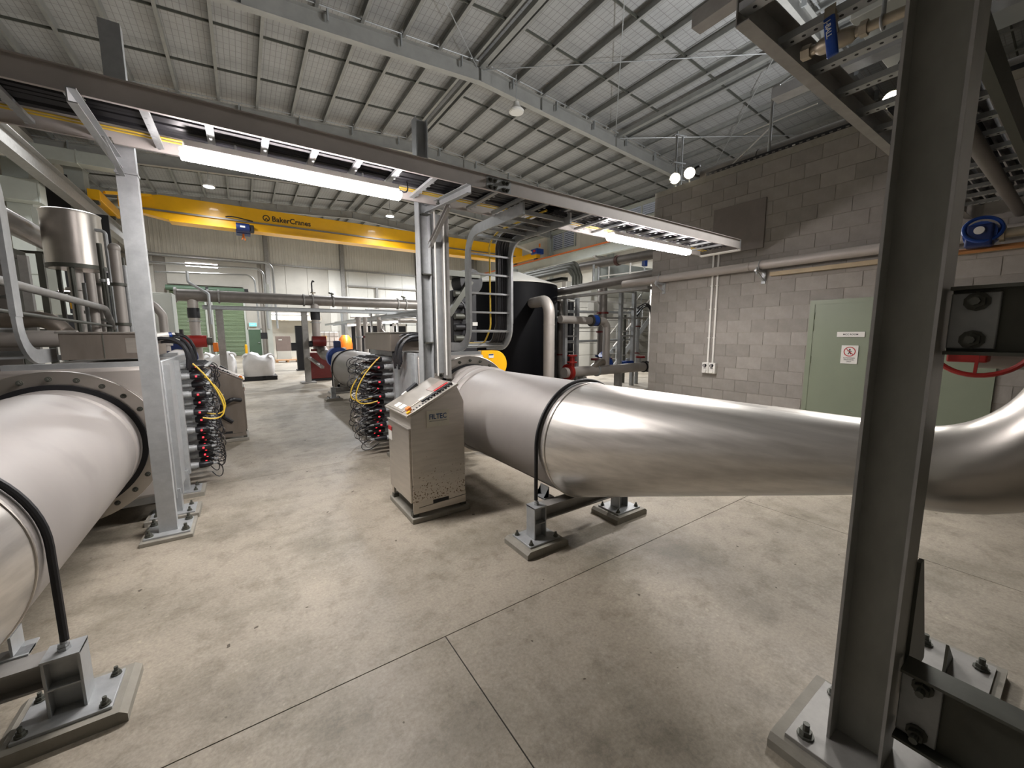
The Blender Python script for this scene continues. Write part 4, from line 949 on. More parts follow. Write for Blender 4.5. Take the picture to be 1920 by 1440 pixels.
# ================================================================ LEFT BACKGROUND PLANT
t = T('steel_vessel', 'large shiny stainless vessel on a thin leg pipe at upper left', 'tank', (-2.05, 9, 2.6))
MB().rings([((-2.05, 9, 2.60), .30), ((-2.05, 9, 2.62), .325), ((-2.05, 9, 3.40), .325), ((-2.05, 9, 3.43), .335), ((-2.05, 9, 3.45), .30)], 40).build('shell', BRUSH, t)
MB().ringcyl((-2.05, 9, 2.60), (-2.05, 9, 2.66), .335, .30, 32).build('bottom_band', DARKST, t)
MB().cyl((-2.08, 9, 1.3), (-2.08, 9, 2.6), .085, n=16).cyl((-2.08, 9, 2.28), (-2.08, 9, 2.32), .13, n=16).build('outlet_pipe', MATTE, t)
MB().tube(arc([(-1.78, 8.85, 3.2), (-1.66, 8.85, 3.2), (-1.66, 8.85, 1.4)], .08), .025, 8).build('side_pipe', GALV, t)
for dx, dy in ((-.28, .2), (.28, .2), (0, -.3)): MB().cyl((-2.05+dx*.9, 9+dy*.9, 0), (-2.05+dx*.9, 9+dy*.9, 2.6), .03, n=8).build('leg', DARKST, t)
tag(MB().tube([(-2.6, 6.0, 3.22), (-2.6, 11.5, 3.12)], .15, 20).build('large_pipe', PIPEG), 'thick grey pipe slanting down to the stainless vessel at upper left', 'pipe')
t = T('large_pipe', 'grey pipe with an elbow in the top left plant, left of the thick slanting pipe', 'pipe', (-2.6, 7, 2.7))
MB().tube(arc([(-2.9, 7.2, 3.0), (-2.55, 7.2, 2.75), (-2.25, 7.2, 2.72)], .15), .09, 14).build('pipe', MATTE, t)
tag(MB().tube(arc([(-1.6, 4.9, 2.03), (-1.6, 8.0, 1.97), (-1.6, 8.3, 1.7)], .2), .040, 12).build('hand_pipe', GALVD), 'upper of two slim slanting pipes above the left reactor', 'pipe')
tag(MB().tube([(-1.62, 4.9, 1.79), (-1.6, 8.2, 1.72)], .017, 10).build('hand_pipe', DARKST), 'lower, thinner of two slanting pipes above the left reactor', 'pipe')
tag(MB().tube([(-4.5, 6.5, 1.56), (-1.55, 6.5, 1.55)], .092, 18).build('process_pipe', MATTE), 'pale horizontal pipe at the left edge just above the left reactor', 'pipe')
tag(MB().tube(arc([(-2.7, 7.4, 1.72), (-2.0, 7.4, 1.80), (-1.8, 7.4, 1.5)], .2), .10, 14).build('process_pipe', STBOX), 'dark curved pipe behind the pale horizontal pipe at the left edge', 'pipe')
vp = [(-1.71, 8.0, 0, 2.45, .05, MATTE), (-1.43, 8.0, 0, 2.82, .062, MATTE), (-1.36, 8.1, 0, 2.60, .035, GALV), (-1.62, 8.2, 0, 2.9, .030, DARKST), (-1.86, 8.4, 0, 2.35, .035, GALV), (-1.52, 8.6, 0, 2.3, .045, GALVD), (-2.0, 9.8, 0, 3.0, .05, PIPEG)]
nm = ['pale capped riser pipe right of the vessel leg', 'tall bent-top riser pipe beside the left post', 'thin riser pipe touching the left post', 'dark thin riser pipe right of the vessel', 'thin riser behind the vessel leg', 'short grey riser between vessel and left post', 'riser hidden behind the vessel']
for (x, y, a, b, r, m), n in zip(vp, nm):
    t = T('riser_pipe', n, 'pipe', (x, y, a)); MB().cyl((x, y, a), (x, y, b), r, n=14).build('pipe', m, t)
    for z in (a+.62*(b-a), a+.82*(b-a)): MB().cyl((x, y, z-.02), (x, y, z+.02), r*1.45, n=14).build('coupling', DARKST if r > .04 else GALV, t)
    if 'bent' in n: MB().sphere((x, y, b), r*1.15).build('cap', MATTE, t)
t = T('pipe_bend', 'white bent pipe emerging right of the left post', 'pipe', (-1.25, 9.5, 1.4))
MB().tube(arc([(-1.75, 9.5, 2.16), (-1.30, 9.5, 2.16), (-1.17, 9.5, 1.95), (-1.17, 9.5, 1.30)], .16), .065, 14).cyl((-1.17, 9.5, 1.40), (-1.17, 9.5, 1.43), .10, n=14).build('pipe', MATTE, t)
# frames and darkness of the plant behind
def frame(label, xs, y, z0, zs, m=DARKST, w=.08):
    t = T('pipe_rack', label, 'frame', (sum(xs)/len(xs), y, 0))
    for x in xs: MB().box(x-w/2, x+w/2, y-w/2, y+w/2, 0, max(zs)).build('post', m, t, smooth=0)
    for z in zs: MB().box(xs[0], xs[-1], y-w*.35, y+w*.35, z-w*.5, z).build('rail', m, t, smooth=0)
    return t
frame('dark steel frame behind the vessel at left', [-3.5, -2.75, -1.75], 10.2, 0, [1.7, 2.35, 3.0])
frame('grey steel frame at the left edge behind the ladder tray', [-2.95, -2.25], 7.8, 0, [1.85, 2.6], GALVD)
t = T('equipment_cabinet', 'tall dark cabinet in the plant at the left edge', 'cabinet', (-2.75, 8.3, 0)); MB().box(-3.0, -2.45, 8.1, 8.6, 0, 2.75).build('body', DARKST, t, bevel=.01); MB().box(-2.98, -2.47, 8.09, 8.1, .1, 2.6).build('door', PIPEG, t, bevel=.004)
t = T('equipment_cabinet', 'tall grey cabinet right of the left post, before the green shutter', 'cabinet', (-1.4, 12, 0)); MB().box(-1.62, -1.28, 12, 12.6, 0, 2.55).build('body', DUCT, t, bevel=.01); MB().box(-1.60, -1.30, 11.985, 12, .1, 2.5).build('door', DUCT, t, bevel=.004)
def duct(x0, x1, y0, y1, z0, z1, label):
    t = T('air_duct', label, 'duct', ((x0+x1)/2, (y0+y1)/2, z0)); MB().box(x0, x1, y0, y1, z0, z1).build('duct', DUCT, t, bevel=.01)
    n = max(1, int(max(x1-x0, z1-z0)/1.1))
    for i in range(n+1):
        if x1-x0 > z1-z0: a = x0+(x1-x0)*i/n; MB().box(a-.02, a+.02, y0-.03, y1+.03, z0-.03, z1+.03).build('seam_flange', DUCT, t, smooth=0)
        else: a = z0+(z1-z0)*i/n; MB().box(x0-.03, x1+.03, y0-.03, y1+.03, a-.02, a+.02).build('seam_flange', DUCT, t, smooth=0)
duct(-6.25, -5.65, 21, 22, 2.5, 7.5, 'wide pale vertical duct at the upper left edge')
duct(-6.35, -5.30, 20.4, 20.9, 6.05, 6.75, 'short pale duct band crossing the vertical duct at the left edge')
duct(-5.95, -5.35, 26, 26.8, 4.5, 9.0, 'narrow pale vertical duct left of the yellow crane end')
duct(-6.3, -3.85, 24, 24.6, 8.55, 9.05, 'long pale horizontal duct under the roof at upper left')
duct(-4.36, -4.02, 16., 16.5, 2.2, 4.92, 'pale duct box beside the stainless vessel')
tag(MB().cyl((-5.6, 29.0, 7.9), (-3.6, 28.4, 8.8), .20, n=14).build('round_duct', DUCT), 'pale round duct slanting to the left post top', 'duct')
t = T('dark_void_sheet', 'black sheet standing in for the dark void behind the upper left plant', 'screen', (-4.6, 27.5, 0)); MB().box(-6.3, -4.5, 24.8, 24.9, 0, 6.8).box(-6.3, -5.6, 24.8, 24.9, 6.8, 8.25).build('sheet', BLACK, t)  # black sheet painted in for the unlit void between the ducts
# yellow machinery peeping through the left plant
t = T('yellow_gearbox', 'small yellow machine half hidden in the left plant', 'machine', (-2.3, 10.6, 1.4)); MB().cyl((-2.55, 10.8, 1.62), (-2.2, 10.8, 1.62), .15, n=14).build('drum', YEL, t); MB().box(-2.6, -2.15, 10.6, 11, 1.3, 1.5).build('base', DRED, t); MB().box(-2.55, -2.2, 10.65, 10.95, 0, 1.3).build('stand', DARKST, t)
t = T('yellow_box', 'yellow striped box high in the left plant', 'box', (-2.35, 10.8, 2.1)); MB().box(-2.60, -2.15, 10.7, 11.0, 2.08, 2.20).build('body', YEL, t, bevel=.01); MB().box(-2.45, -2.40, 10.69, 10.7, 2.08, 2.20).build('stripe', BLACK, t)
t = T('batten_or_fill_light', 'small lit lamp deep in the left plant', 'light', (-2.7, 11.5, 2.45)); MB().box(-2.9, -2.3, 11.4, 11.5, 2.42, 2.46).build('diffuser', FARLAMP, t); MB().box(-2.9, -2.3, 11.38, 11.52, 2.46, 2.5).build('housing', WHITE, t)
for i, (x, z) in enumerate(((-1.55, 2.05), (-1.85, 2.5))):
    t = T('bulkhead_lamp', ('lower' if i == 0 else 'upper')+' tiny round lit lamp behind the riser pipes at left', 'light', (x, 9.6, z)); MB().cyl((x, 9.58, z), (x, 9.6, z), .05, n=12).build('lens', FARLAMP, t); MB().cyl((x, 9.6, z), (x, 9.66, z), .06, n=12).build('housing', DARKST, t)
# ================================================================ HEADER PIPE AND FAR END OF THE LINES
t = T('header_pipe', 'long overhead grey header pipe crossing the hall with two drop legs', 'pipe', (2, 14.6, 2.7))
MB().tube([(-1.45, 14.6, 2.715), (9.0, 14.6, 2.705)], .168, 24).build('pipe', PIPEG, t)
for x in (-.75, -.5, 1.72, 1.98, 2.6, 4.8, 5.1): MB().cyl((x-.022, 14.6, 2.71), (x+.022, 14.6, 2.71), .20, n=24).build('collar', GALVD, t)
MB().cyl((-1.50, 14.6, 2.715), (-1.45, 14.6, 2.715), .21, n=20).build('end_flange', GALVD, t)
for x, n in ((-1.12, 0), (2.03, 1)):
    l = MB().cyl((x, 14.6, 1.05 if n else 0), (x, 14.6, 2.6), .125, n=18).build('drop_leg', MATTE, t)
    MB().cyl((x, 14.6, 2.08), (x, 14.6, 2.36), .145, n=18).build('rubber_sleeve', BLACK, l); MB().cyl((x, 14.6, 1.98), (x, 14.6, 2.0), .17, n=18).build('collar', GALV, l)
t = T('pipe_gantry', 'steel gantry beam on two posts carrying the header pipe', 'frame', (2, 14.6, 0))
MB().chan((-.9, 14.45, 2.39), (8.5, 14.45, 2.39), .06, .11, .008, (0, 0, 1), -1).chan((-.9, 14.75, 2.39), (8.5, 14.75, 2.39), .06, .11, .008, (0, 0, 1), 1).build('beam', GALV, t, smooth=0)
for x in (-.53, 1.70, 6.3): 
    MB().ibeam((x, 14.6, .05), (x, 14.6, 2.36), .17, .17, .012, .01, (0, 1, 0)).build('post', GALVD, t, smooth=0); MB().box(x-.22, x+.22, 14.4, 14.8, 0, .05).build('base_plate', GALVD, t)
MB().bar((1.75, 14.4, .85), (1.95, 13.2, .60), .09, .07).build('brace', GALVD, t, smooth=0)
for i in range(3):
    x = -.86; tag(MB().tube(arc([(-4.2+.2*i, 29.8, 6.1-.5*i), (1.85-.5*i, 29.8, 6.12-.42*i), (1.9-.5*i, 29.8, 2.0)], .45), .055+.01*(i < 2), 10).build('conduit_pipe', GALV), ('top', 'middle', 'bottom')[i]+' of three bent pipes above the green roller doors', 'pipe')
tag(MB().tube(arc([(-1.15, 14.3, 3.35), (-1.15, 14.3, 3.05), (-.72, 14.3, 2.75), (-.72, 14.3, 1.9)], .1), .035, 8).build('vent_pipe', GALV), 'thin bent vent pipe at the left end of the header pipe', 'pipe')
t = T('vent_valve', 'small black hook-topped vent on the header pipe', 'valve', (2.0, 14.6, 2.88)); MB().cyl((2.0, 14.6, 2.87), (2.0, 14.6, 2.98), .03, n=8).cyl((1.93, 14.6, 2.96), (2.08, 14.6, 2.96), .02, n=8).build('valve_body', BRASS, t); MB().tube(arc([(1.98, 14.6, 2.98), (1.98, 14.6, 3.25), (2.02, 14.6, 3.36), (2.06, 14.6, 3.3)], .05), .022, 8).build('spout', BLACK, t)
for x in (2.55, 5.0): t = T('pipe_gauge', 'small black fitting on the header pipe, %s' % ('left one' if x < 3 else 'right one near the middle post'), 'fitting', (x, 14.6, 2.88)); MB().cyl((x, 14.5, 2.86), (x, 14.5, 2.98), .025, n=8).cyl((x-.09, 14.5, 2.98), (x+.06, 14.5, 2.93), .03, n=8).build('body', DARKST, t)
t = T('steel_pipe', 'far pipe barrel beyond the right reactor, ending at the blue valve', 'pipe', (2.195, 9, ZA))
MB().rings([((2.195, 6.3, ZA), RP), ((2.195, 10.35, ZA), RP), ((2.195, 10.6, ZA), RP), ((2.195, 11.9, .92), .20)], 56, True, (0, 1, 0)).build('barrel', PIPEG, t, smooth=60)
MB().torus((2.195, 10.36, ZA), (0, 1, 0), RP+.004, .007, 56, 6).build('weld_seam', PIPEG, t)
MB().tube(arc([(2.195, 12.3, .94), (2.195, 14.3, .94), (2.1, 14.6, 1.2)], .3), .17, 18).build('tail_pipe', PIPEG, t)
t = T('butterfly_valve', 'blue ring valve at the far end of the right pipe line', 'valve', (2.195, 12.1, .94))
MB().ringcyl((2.195, 11.95, .94), (2.195, 12.2, .94), .30, .17, 28).build('valve_ring', BLUE, t); MB().box(2.10, 2.28, 12.0, 12.15, 1.22, 1.42).build('gearbox', DBLUE, t, bevel=.02)
t = T('valve_stand', 'grey steel stand under the blue ring valve', 'support', (2.1, 11.6, 0)); MB().box(1.96, 2.42, 11.5, 11.8, .02, .62).build('stand', GALVD, t); MB().box(1.85, 2.5, 11.4, 11.9, 0, .03).build('base_plate', GALVD, t)
t = T('red_actuator', 'dark red valve actuator on the right drop leg of the header pipe', 'valve', (2.0, 14.3, 1.2)); MB().cyl((1.85, 14.3, 1.38), (2.25, 14.3, 1.38), .17, n=18).build('actuator', DRED, t); MB().cyl((1.75, 14.3, 1.30), (1.85, 14.3, 1.30), .10, n=12).build('motor', BLACK, t); MB().cyl((2.03, 14.6, 1.05), (2.03, 14.6, 1.12), .2, n=18).build('flange', DRED, t)
t = T('red_cabinet', 'low dark red cabinet behind the gantry post', 'cabinet', (2.3, 15.2, 0)); MB().box(1.86, 2.6, 15.1, 15.6, .08, .98).build('body', DRED, t, bevel=.01); MB().box(1.86, 2.6, 15.1, 15.6, 0, .08).build('base', BLACK, t)
t = T('red_actuator', 'red and black valve actuators on the left drop leg, above the left lamps', 'valve', (-1.1, 14.2, 1.2)); MB().cyl((-1.35, 14.1, 1.42), (-.85, 14.1, 1.42), .17, n=18).build('actuator', RED, t); MB().box(-1.55, -1.36, 14.0, 14.3, 1.35, 1.75).build('motor', BLACK, t); MB().cyl((-.84, 14.1, 1.42), (-.72, 14.1, 1.42), .11, n=12).build('cap', DARKST, t); MB().box(-.72, -.60, 13.95, 14.15, 1.12, 1.38).build('end_unit', ORANGE, t, bevel=.02)
t = T('butterfly_valve', 'dark blue ring valve at the far end of the left pipe line', 'valve', (-1.16, 11.0, .94)); MB().ringcyl((-1.16, 10.95, 1.10), (-1.16, 11.15, 1.10), .32, .2, 28).build('valve_ring', DBLUE, t)
t = T('steel_pipe', 'far pipe barrel beyond the left reactor, above the left lamps', 'pipe', (-1.16, 9, ZA)); MB().rings([((-1.16, 6.3, ZA), RP), ((-1.16, 9.8, ZA), RP), ((-1.16, 10.9, 1.05), .24), ((-1.16, 11.5, 1.08), .22)], 40, True, (0, 1, 0)).build('barrel', MATTE, t, smooth=60)
# ================================================================ FAR FLOOR ITEMS
def bag(x, y, w, h, label, seed):
    rng = random.Random(seed)
    t = T('bulk_bag', label, 'bag', (x, y, .14), 'bulk bags on black pallets'); m = MB(); n = 28; rs = []; L = 9; vs = []
    for j in range(L):
        f = j/(L-1); z = .145+h*f
        for i in range(n):
            a = 2*PI*i/n; c, s = math.cos(a), math.sin(a); k = 1/max(abs(c), abs(s))**.75
            bul = 1+.06*math.sin(PI*f)-(.16*max(0, (f-.75)/.25)**2); q = .5*w*k*bul*(.92+.02*math.sin(5*a+3*f))
            vs.append((x+q*c, y+q*s, z+(.09*math.sin(3*a+seed)+.04*rng.uniform(-1, 1))*max(0, (f-.7)/.3)))
    fs = [(j*n+i, j*n+(i+1) % n, (j+1)*n+(i+1) % n, (j+1)*n+i) for j in range(L-1) for i in range(n)]+[tuple(range(n))[::-1]]
    vs.append((x, y, .145+h*.93)); fs += [((L-1)*n+i, (L-1)*n+(i+1) % n, L*n) for i in range(n)]
    m.add(vs, fs).build('bag_body', FABRIC, t, smooth=50)
    for sx, sy in ((-1, -1), (1, -1), (1, 1), (-1, 1)):
        cx, cy = x+sx*w*.36, y+sy*w*.36; MB().tube(bez((cx-.1, cy, .1+h), (cx-.06, cy, .22+h), (cx+.1, cy, .20+h), (cx+.12, cy, .08+h), 8), .03, 6).build('lifting_loop', FABRIC, t)
    p = T('pallet', label.replace('white bulk bag', 'black pallet under the white bulk bag'), 'pallet', (x, y, 0))
    for i in range(5): MB().box(x-w*.52+i*w*.23, x-w*.52+i*w*.23+w*.13, y-w*.52, y+w*.52, .115, .14).build('deck_board', BLACK, p, smooth=0)
    for i in range(3): MB().box(x-w*.52, x+w*.52, y-w*.52+i*w*.47, y-w*.52+i*w*.47+.1, 0, .115).build('bearer', BLACK, p, smooth=0)
bag(.40, 16.9, 1.0, .72, 'white bulk bag in the middle of the aisle', 2)
bag(-.72, 16.7, .95, .80, 'white bulk bag left of the aisle, half behind the second cabinet', 5)
t = T('exit_sign', 'lit turquoise exit sign above the far green door', 'sign', (.75, YB-.1, 2.3)); MB().box(.46, .98, YB-.12, YB-.02, 2.28, 2.58).build('housing', WHITE, t); f = MB().box(.48, .96, YB-.125, YB-.12, 2.30, 2.56).build('face', EXITM, t); text('EXIT', .16, (.72, YB-.128, 2.37), (1, 0, 0), (0, 0, 1), WHITE, f, 'lettering', .004, 'CENTER')
t = T('bollard', 'short yellow bollard beside the far green door', 'bollard', (.17, 36.2, 0)); MB().cyl((.14, 36.2, 0), (.14, 36.2, .82), .09, n=14).build('post', YEL, t); MB().sphere((.14, 36.2, .82), .09).build('cap', YEL, t)
t = T('wall_post', 'pale steel post standing right of the far green door', 'post', (1.55, 30, 0)); MB().box(1.32, 1.6, 29.9, 30.1, 0, 4.8).build('post', DUCT, t, smooth=0); MB().box(.95, 1.3, 29.95, 30.2, 1.35, 1.75).build('black_box', BLACK, t)
t = T('store_room', 'pale lit store opening right of the far green door', 'room', (2.4, 33, 0))
MB().box(1.65, 4.6, 33.4, 33.6, 0, 3.4).build('back_panel', PALEW, t, smooth=0); MB().box(1.5, 4.8, 31.5, 33.4, 2.62, 2.9).build('canopy', CREAM, t, smooth=0)
t = T('batten_or_fill_light', 'lit tube over the far store opening', 'light', (2.6, 31.3, 2.95)); MB().box(1.7, 3.9, 31.2, 31.35, 3.0, 3.08).build('diffuser', FARLAMP, t); MB().box(1.7, 3.9, 31.15, 31.4, 3.08, 3.2).build('housing', WHITE, t)
t = T('stacked_carton', 'brown carton stack in the far store opening', 'carton', (2.2, 30, 0)); MB().box(1.77, 2.60, 30, 30.7, .55, 1.52).build('carton', BROWN, t, bevel=.01); MB().box(1.9, 2.1, 29.99, 30, 1.25, 1.32).build('label', WHITE, t); MB().box(1.78, 2.6, 30, 30.7, .0, .55).build('lower_carton', CREAM, t, bevel=.01)
t = T('timber_pallet', 'timber boards lying in front of the far store opening', 'pallet', (2.1, 27, 0))
for i in range(4): MB().box(1.5+.0*i, 2.7, 26.5+i*.28, 26.7+i*.28, .10, .14).build('board', WOOD, t, smooth=0)
for i in range(3): MB().box(1.5+i*.55, 1.6+i*.55, 26.5, 27.6, 0, .10).build('bearer', WOOD, t, smooth=0)
t = T('black_screen', 'tall narrow black screen right of the far store opening', 'screen', (2.2, 20, 0)); MB().box(1.95, 2.3, 20, 20.3, .05, 2.0).build('screen', BLACK, t); MB().box(1.9, 2.4, 19.9, 20.4, 0, .05).build('base', BLACK, t); MB().box(1.74, 1.95, 19.9, 20.1, .9, 1.25).build('box', BLACK, t)
t = T('ibc_tote', 'white caged plastic tote behind the right pipe line', 'tank', (3.0, 18, 0)); MB().box(2.62, 3.36, 18, 19, .7, 1.72).build('bottle', WHITE, t, bevel=.05)
cg = MB()
for i in range(5): cg.box(2.60+i*.19, 2.612+i*.19, 17.96, 17.975, .66, 1.76)
for i in range(6): cg.box(2.58, 3.4, 17.955, 17.97, .68+i*.21, .692+i*.21)
cg.build('cage', PIPEG, t, smooth=0); MB().box(2.56, 3.42, 17.95, 19.05, .55, .68).build('pallet', BLACK, t); MB().box(2.66, 2.86, 17.95, 17.956, 1.35, 1.55).build('label', YEL, t)
t = T('tote_stand', 'dark steel stand under the white tote', 'stand', (3.0, 18.5, 0)); MB().box(2.56, 3.42, 17.95, 19.05, 0, .55).build('stand', DARKST, t)
t = T('orange_machine', 'orange rounded machine behind the right pipe line', 'machine', (3.42, 17, 0)); MB().rings([((3.42, 17.1, .0), .27), ((3.42, 17.1, 1.2), .27), ((3.42, 17.1, 1.42), .24), ((3.42, 17.1, 1.58), .12)], 18).build('shell', ORANGE, t); MB().cyl((3.3, 16.82, 1.0), (3.3, 16.86, 1.0), .10, n=14).build('port', BRUSH, t)
gp = [(2.78, 12, .07, 'left'), (3.02, 12.2, .06, 'middle'), (3.36, 12, .055, 'right')]
for x, y, r, n in gp:
    t = T('riser_pipe', n+' of three pale riser pipes beyond the right lamps', 'pipe', (x, y, 0)); MB().cyl((x, y, 0), (x, y, 2.1), r, n=14).build('pipe', MATTE, t)
    for z in (.9, 1.5): MB().cyl((x, y, z), (x, y, z+.05), r*1.5, n=14).build('coupling', GALV if n != 'middle' else DRED, t)
t = T('pipe_bend', 'white S-bent pipe beyond the right lamps', 'pipe', (3.45, 11.4, 1.3)); MB().tube(arc([(3.25, 11.5, 2.0), (3.25, 11.5, 1.7), (3.62, 11.5, 1.42), (3.62, 11.5, 0)], .18), .06, 12).build('pipe', MATTE, t)
t = T('valve_cluster', 'black and dark red small valves beyond the right lamps', 'valve', (3.4, 10.6, 1.2)); MB().cyl((3.45, 10.6, 1.1), (3.45, 10.6, 1.5), .05, n=10).cyl((3.3, 10.6, 1.3), (3.6, 10.6, 1.3), .06, n=10).cyl((3.45, 10.6, 0), (3.45, 10.6, 1.1), .03, n=8).build('body', BLACK, t); MB().cyl((3.45, 10.6, 1.5), (3.45, 10.6, 1.58), .10, n=14).build('handwheel', DRED, t)
for i, (x, z) in enumerate(((4.0, 2.14), (4.5, 2.26))):
    t = T('ceiling_tray', ('lower' if i == 0 else 'upper')+' pale cable tray running away beyond the right lamps', 'cable tray', (x, 17, z)); MB().chan((x-.2, 10.0, z), (x-.2, 24, z), .03, .1, .006, (0, 0, 1), 1).chan((x+.2, 10.0, z), (x+.2, 24, z), .03, .1, .006, (0, 0, 1), -1).build('side_rail', GALV, t, smooth=0)
    for k in range(14): MB().box(x-.2, x+.2, 10.2+k, 10.26+k, z-.04, z-.01).build('rung', GALV, t, smooth=0)
    for k in range(3): MB().cyl((x+.2, 11+5*k, 0), (x+.2, 11+5*k, z), .04, n=8).build('stanchion', GALV, t)
for i, (x, y) in enumerate(((3.75, 12.2), (3.6, 16.5))):
    t = T('batten_or_fill_light', ('nearer' if i == 0 else 'farther')+' small lit batten under the pale tray beyond the right lamps', 'light', (x, y, 2.0)); MB().box(x-.06, x+.06, y-.6, y+.6, 1.94, 1.99).build('diffuser', FARLAMP, t); MB().box(x-.07, x+.07, y-.62, y+.62, 1.99, 2.05).build('housing', WHITE, t)
t = T('batten_or_fill_light', 'lit batten hanging before the green roller doors', 'light', (-1.7, 30, 5.7)); MB().box(-2.45, -.95, 29.95, 30.1, 5.58, 5.78).build('diffuser', FARLAMP, t); MB().box(-2.45, -.95, 29.92, 30.13, 5.78, 5.86).build('housing', WHITE, t)
area('batten_or_fill_light', (-1.7, 29.9, 5.6), 1.4, .15, 180); area('batten_or_fill_light', (2.8, 31.2, 2.97), 2, .1, 120); area('batten_or_fill_light', (3.75, 12.2, 1.93), .1, 1.2, 35); area('batten_or_fill_light', (3.6, 16.5, 1.93), .1, 1.2, 40)
for i, (x, wd) in enumerate(((4.35, .55), (5.15, .7), (6.3, .6))):
    t = T('switchboard', ('left', 'middle', 'right')[i]+' of three dark panels with white frames far beyond the right lamps', 'cabinet', (x, 19, 0)); MB().box(x-wd/2, x+wd/2, 19, 19.4, 0, 2.0).build('body', BLACK, t)
    for q in (x-wd/2-.05, x+wd/2): MB().box(q, q+.05, 18.95, 19.4, 0, 2.1).build('frame_side', WHITE, t, smooth=0)
    MB().box(x-wd/2-.05, x+wd/2+.05, 18.95, 19.4, 2.0, 2.1).build('frame_top', WHITE, t, smooth=0)
for i, (y, z, r, m) in enumerate(((12.6, 2.02, .05, MATTE), (13.0, 2.24, .04, GALV), (15.6, 2.5, .06, PIPEG), (18.2, 2.35, .05, WHITE), (21, 2.75, .07, MATTE))):
    tag(MB().tube([(3.9, y, z), (9.5, y, z)], r, 10).build('cross_pipe', m), ('nearest', 'second nearest', 'third', 'fourth', 'farthest')[i]+' level pipe crossing beyond the right reactor box under the header', 'pipe')
    for x in (4.1, 7.0): MB().cyl((x, y, 0), (x, y, z), .03, n=8).build('stanchion', GALVD, bpy.data.objects[[o.name for o in C.objects if o.name.startswith('cross_pipe') and not o.parent][-1]])
# a backing screen of stored plant deep behind the tote keeps the far middle busy
frame('pale rack of pipes far behind the tote and orange machine', [3.9, 5.2, 6.5, 7.8], 20, 0, [.9, 1.5, 2.1, 2.7], GALV)
frame('grey rack right of the far risers, behind the right reactor box', [4.3, 5.0, 5.6], 13.2, 0, [1.6, 2.0, 2.3], GALV, .07)
# ================================================================ TANK AND PIPE RACK
t = T('black_tank', 'big round black plastic tank behind the right reactor', 'tank', (6.05, 9.07, 0))
MB().rings([((6.05, 9.07, 0), 1.29), ((6.05, 9.07, .05), 1.3), ((6.05, 9.07, 2.80), 1.3), ((6.05, 9.07, 2.85), 1.27)], 64).build('shell', TANK, t)
MB().rings([((6.05, 9.07, 2.84), 1.30), ((6.05, 9.07, 2.87), 1.30), ((6.05, 9.07, 3.20), .35), ((6.05, 9.07, 3.22), .30)], 48).build('lid', PALEW, t)
MB().cyl((6.05, 9.07, 3.2), (6.05, 9.07, 3.3), .25, n=20).build('hatch', DARKST, t)
t = T('tank_pipe', 'thick pale bent pipe coming out of the black tank', 'pipe', (5.6, 6.9, 0))
MB().tube(arc([(5.88, 7.85, 2.33), (5.62, 6.84, 2.33), (5.62, 6.84, .02)], .34, 10), .125, 20).build('pipe', MATTE, t)
MB().cyl((5.62, 6.84, 1.78), (5.62, 6.84, 1.80), .130, n=20).build('weld_seam', MATTE, t); MB().box(5.72, 5.74, 6.76, 6.80, 1.18, 1.24).box(5.72, 5.74, 6.76, 6.80, 1.0, 1.06).build('tag_hole', BLACK, t)
t = T('pump_skid', 'black pump machinery between middle post and curved ladder', 'machine', (4.1, 8, 0))
MB().box(3.85, 4.45, 8.0, 8.5, .0, 2.55).build('frame_body', BLACK, t, bevel=.02); MB().rings([((4.3, 7.95, 2.75), .28), ((4.3, 8.4, 2.75), .28)], 24).build('drum', BLACK, t)
MB().bar((3.7, 7.9, 2.0), (4.25, 7.9, 2.75), .10, .12).build('brace', DARKST, t, smooth=0); MB().box(3.7, 4.5, 7.9, 8.5, 2.83, 2.95).build('top_beam', DARKST, t, smooth=0)
for k in range(5): MB().cyl((3.86, 7.93, 1.5+.24*k), (4.12, 7.93, 1.5+.24*k), .07, n=12).build('fitting', BLACK if k % 2 else DARKST, t)
MB().tube(bez((4.05, 7.9, 1.4), (4.16, 7.85, 1.6), (4.16, 7.85, 2.2), (4.0, 7.9, 2.3), 8), .035, 8).build('hose', CABLE, t); MB().box(4.33, 4.46, 7.99, 8.0, 1.78, 1.86).build('label', WHITE, t)
t = T('belt_guard', 'yellow D-shaped guard beside the black tank', 'guard', (3.7, 6.0, .5))
pts = [(3.42, .80), (3.42, 1.30), (3.70, 1.30)]+[(3.70+.25*math.sin(a), 1.05+.25*math.cos(a)) for a in [PI*i/12 for i in range(13)]]+[(3.70, .80)]
MB().prism(pts, 'y', 6.0, 6.14).build('guard_shell', YEL, t, bevel=.012); MB().box(3.56, 3.66, 5.993, 6.0, 1.17, 1.24).build('label', WHITE, t); MB().box(3.565, 3.655, 5.99, 5.993, 1.215, 1.238).build('label_band', PRINTB, t)
for x in (3.5, 3.66): MB().box(x-.006, x+.006, 5.985, 6.0, .9, 1.1).build('guard_rib', YEL, t, smooth=0)
t = T('guard_stand', 'pale steel stand carrying the yellow guard', 'stand', (3.4, 6.1, 0)); MB().box(3.3, 3.95, 6.02, 6.4, 0, .80).build('stand', STBOX, t, bevel=.01)
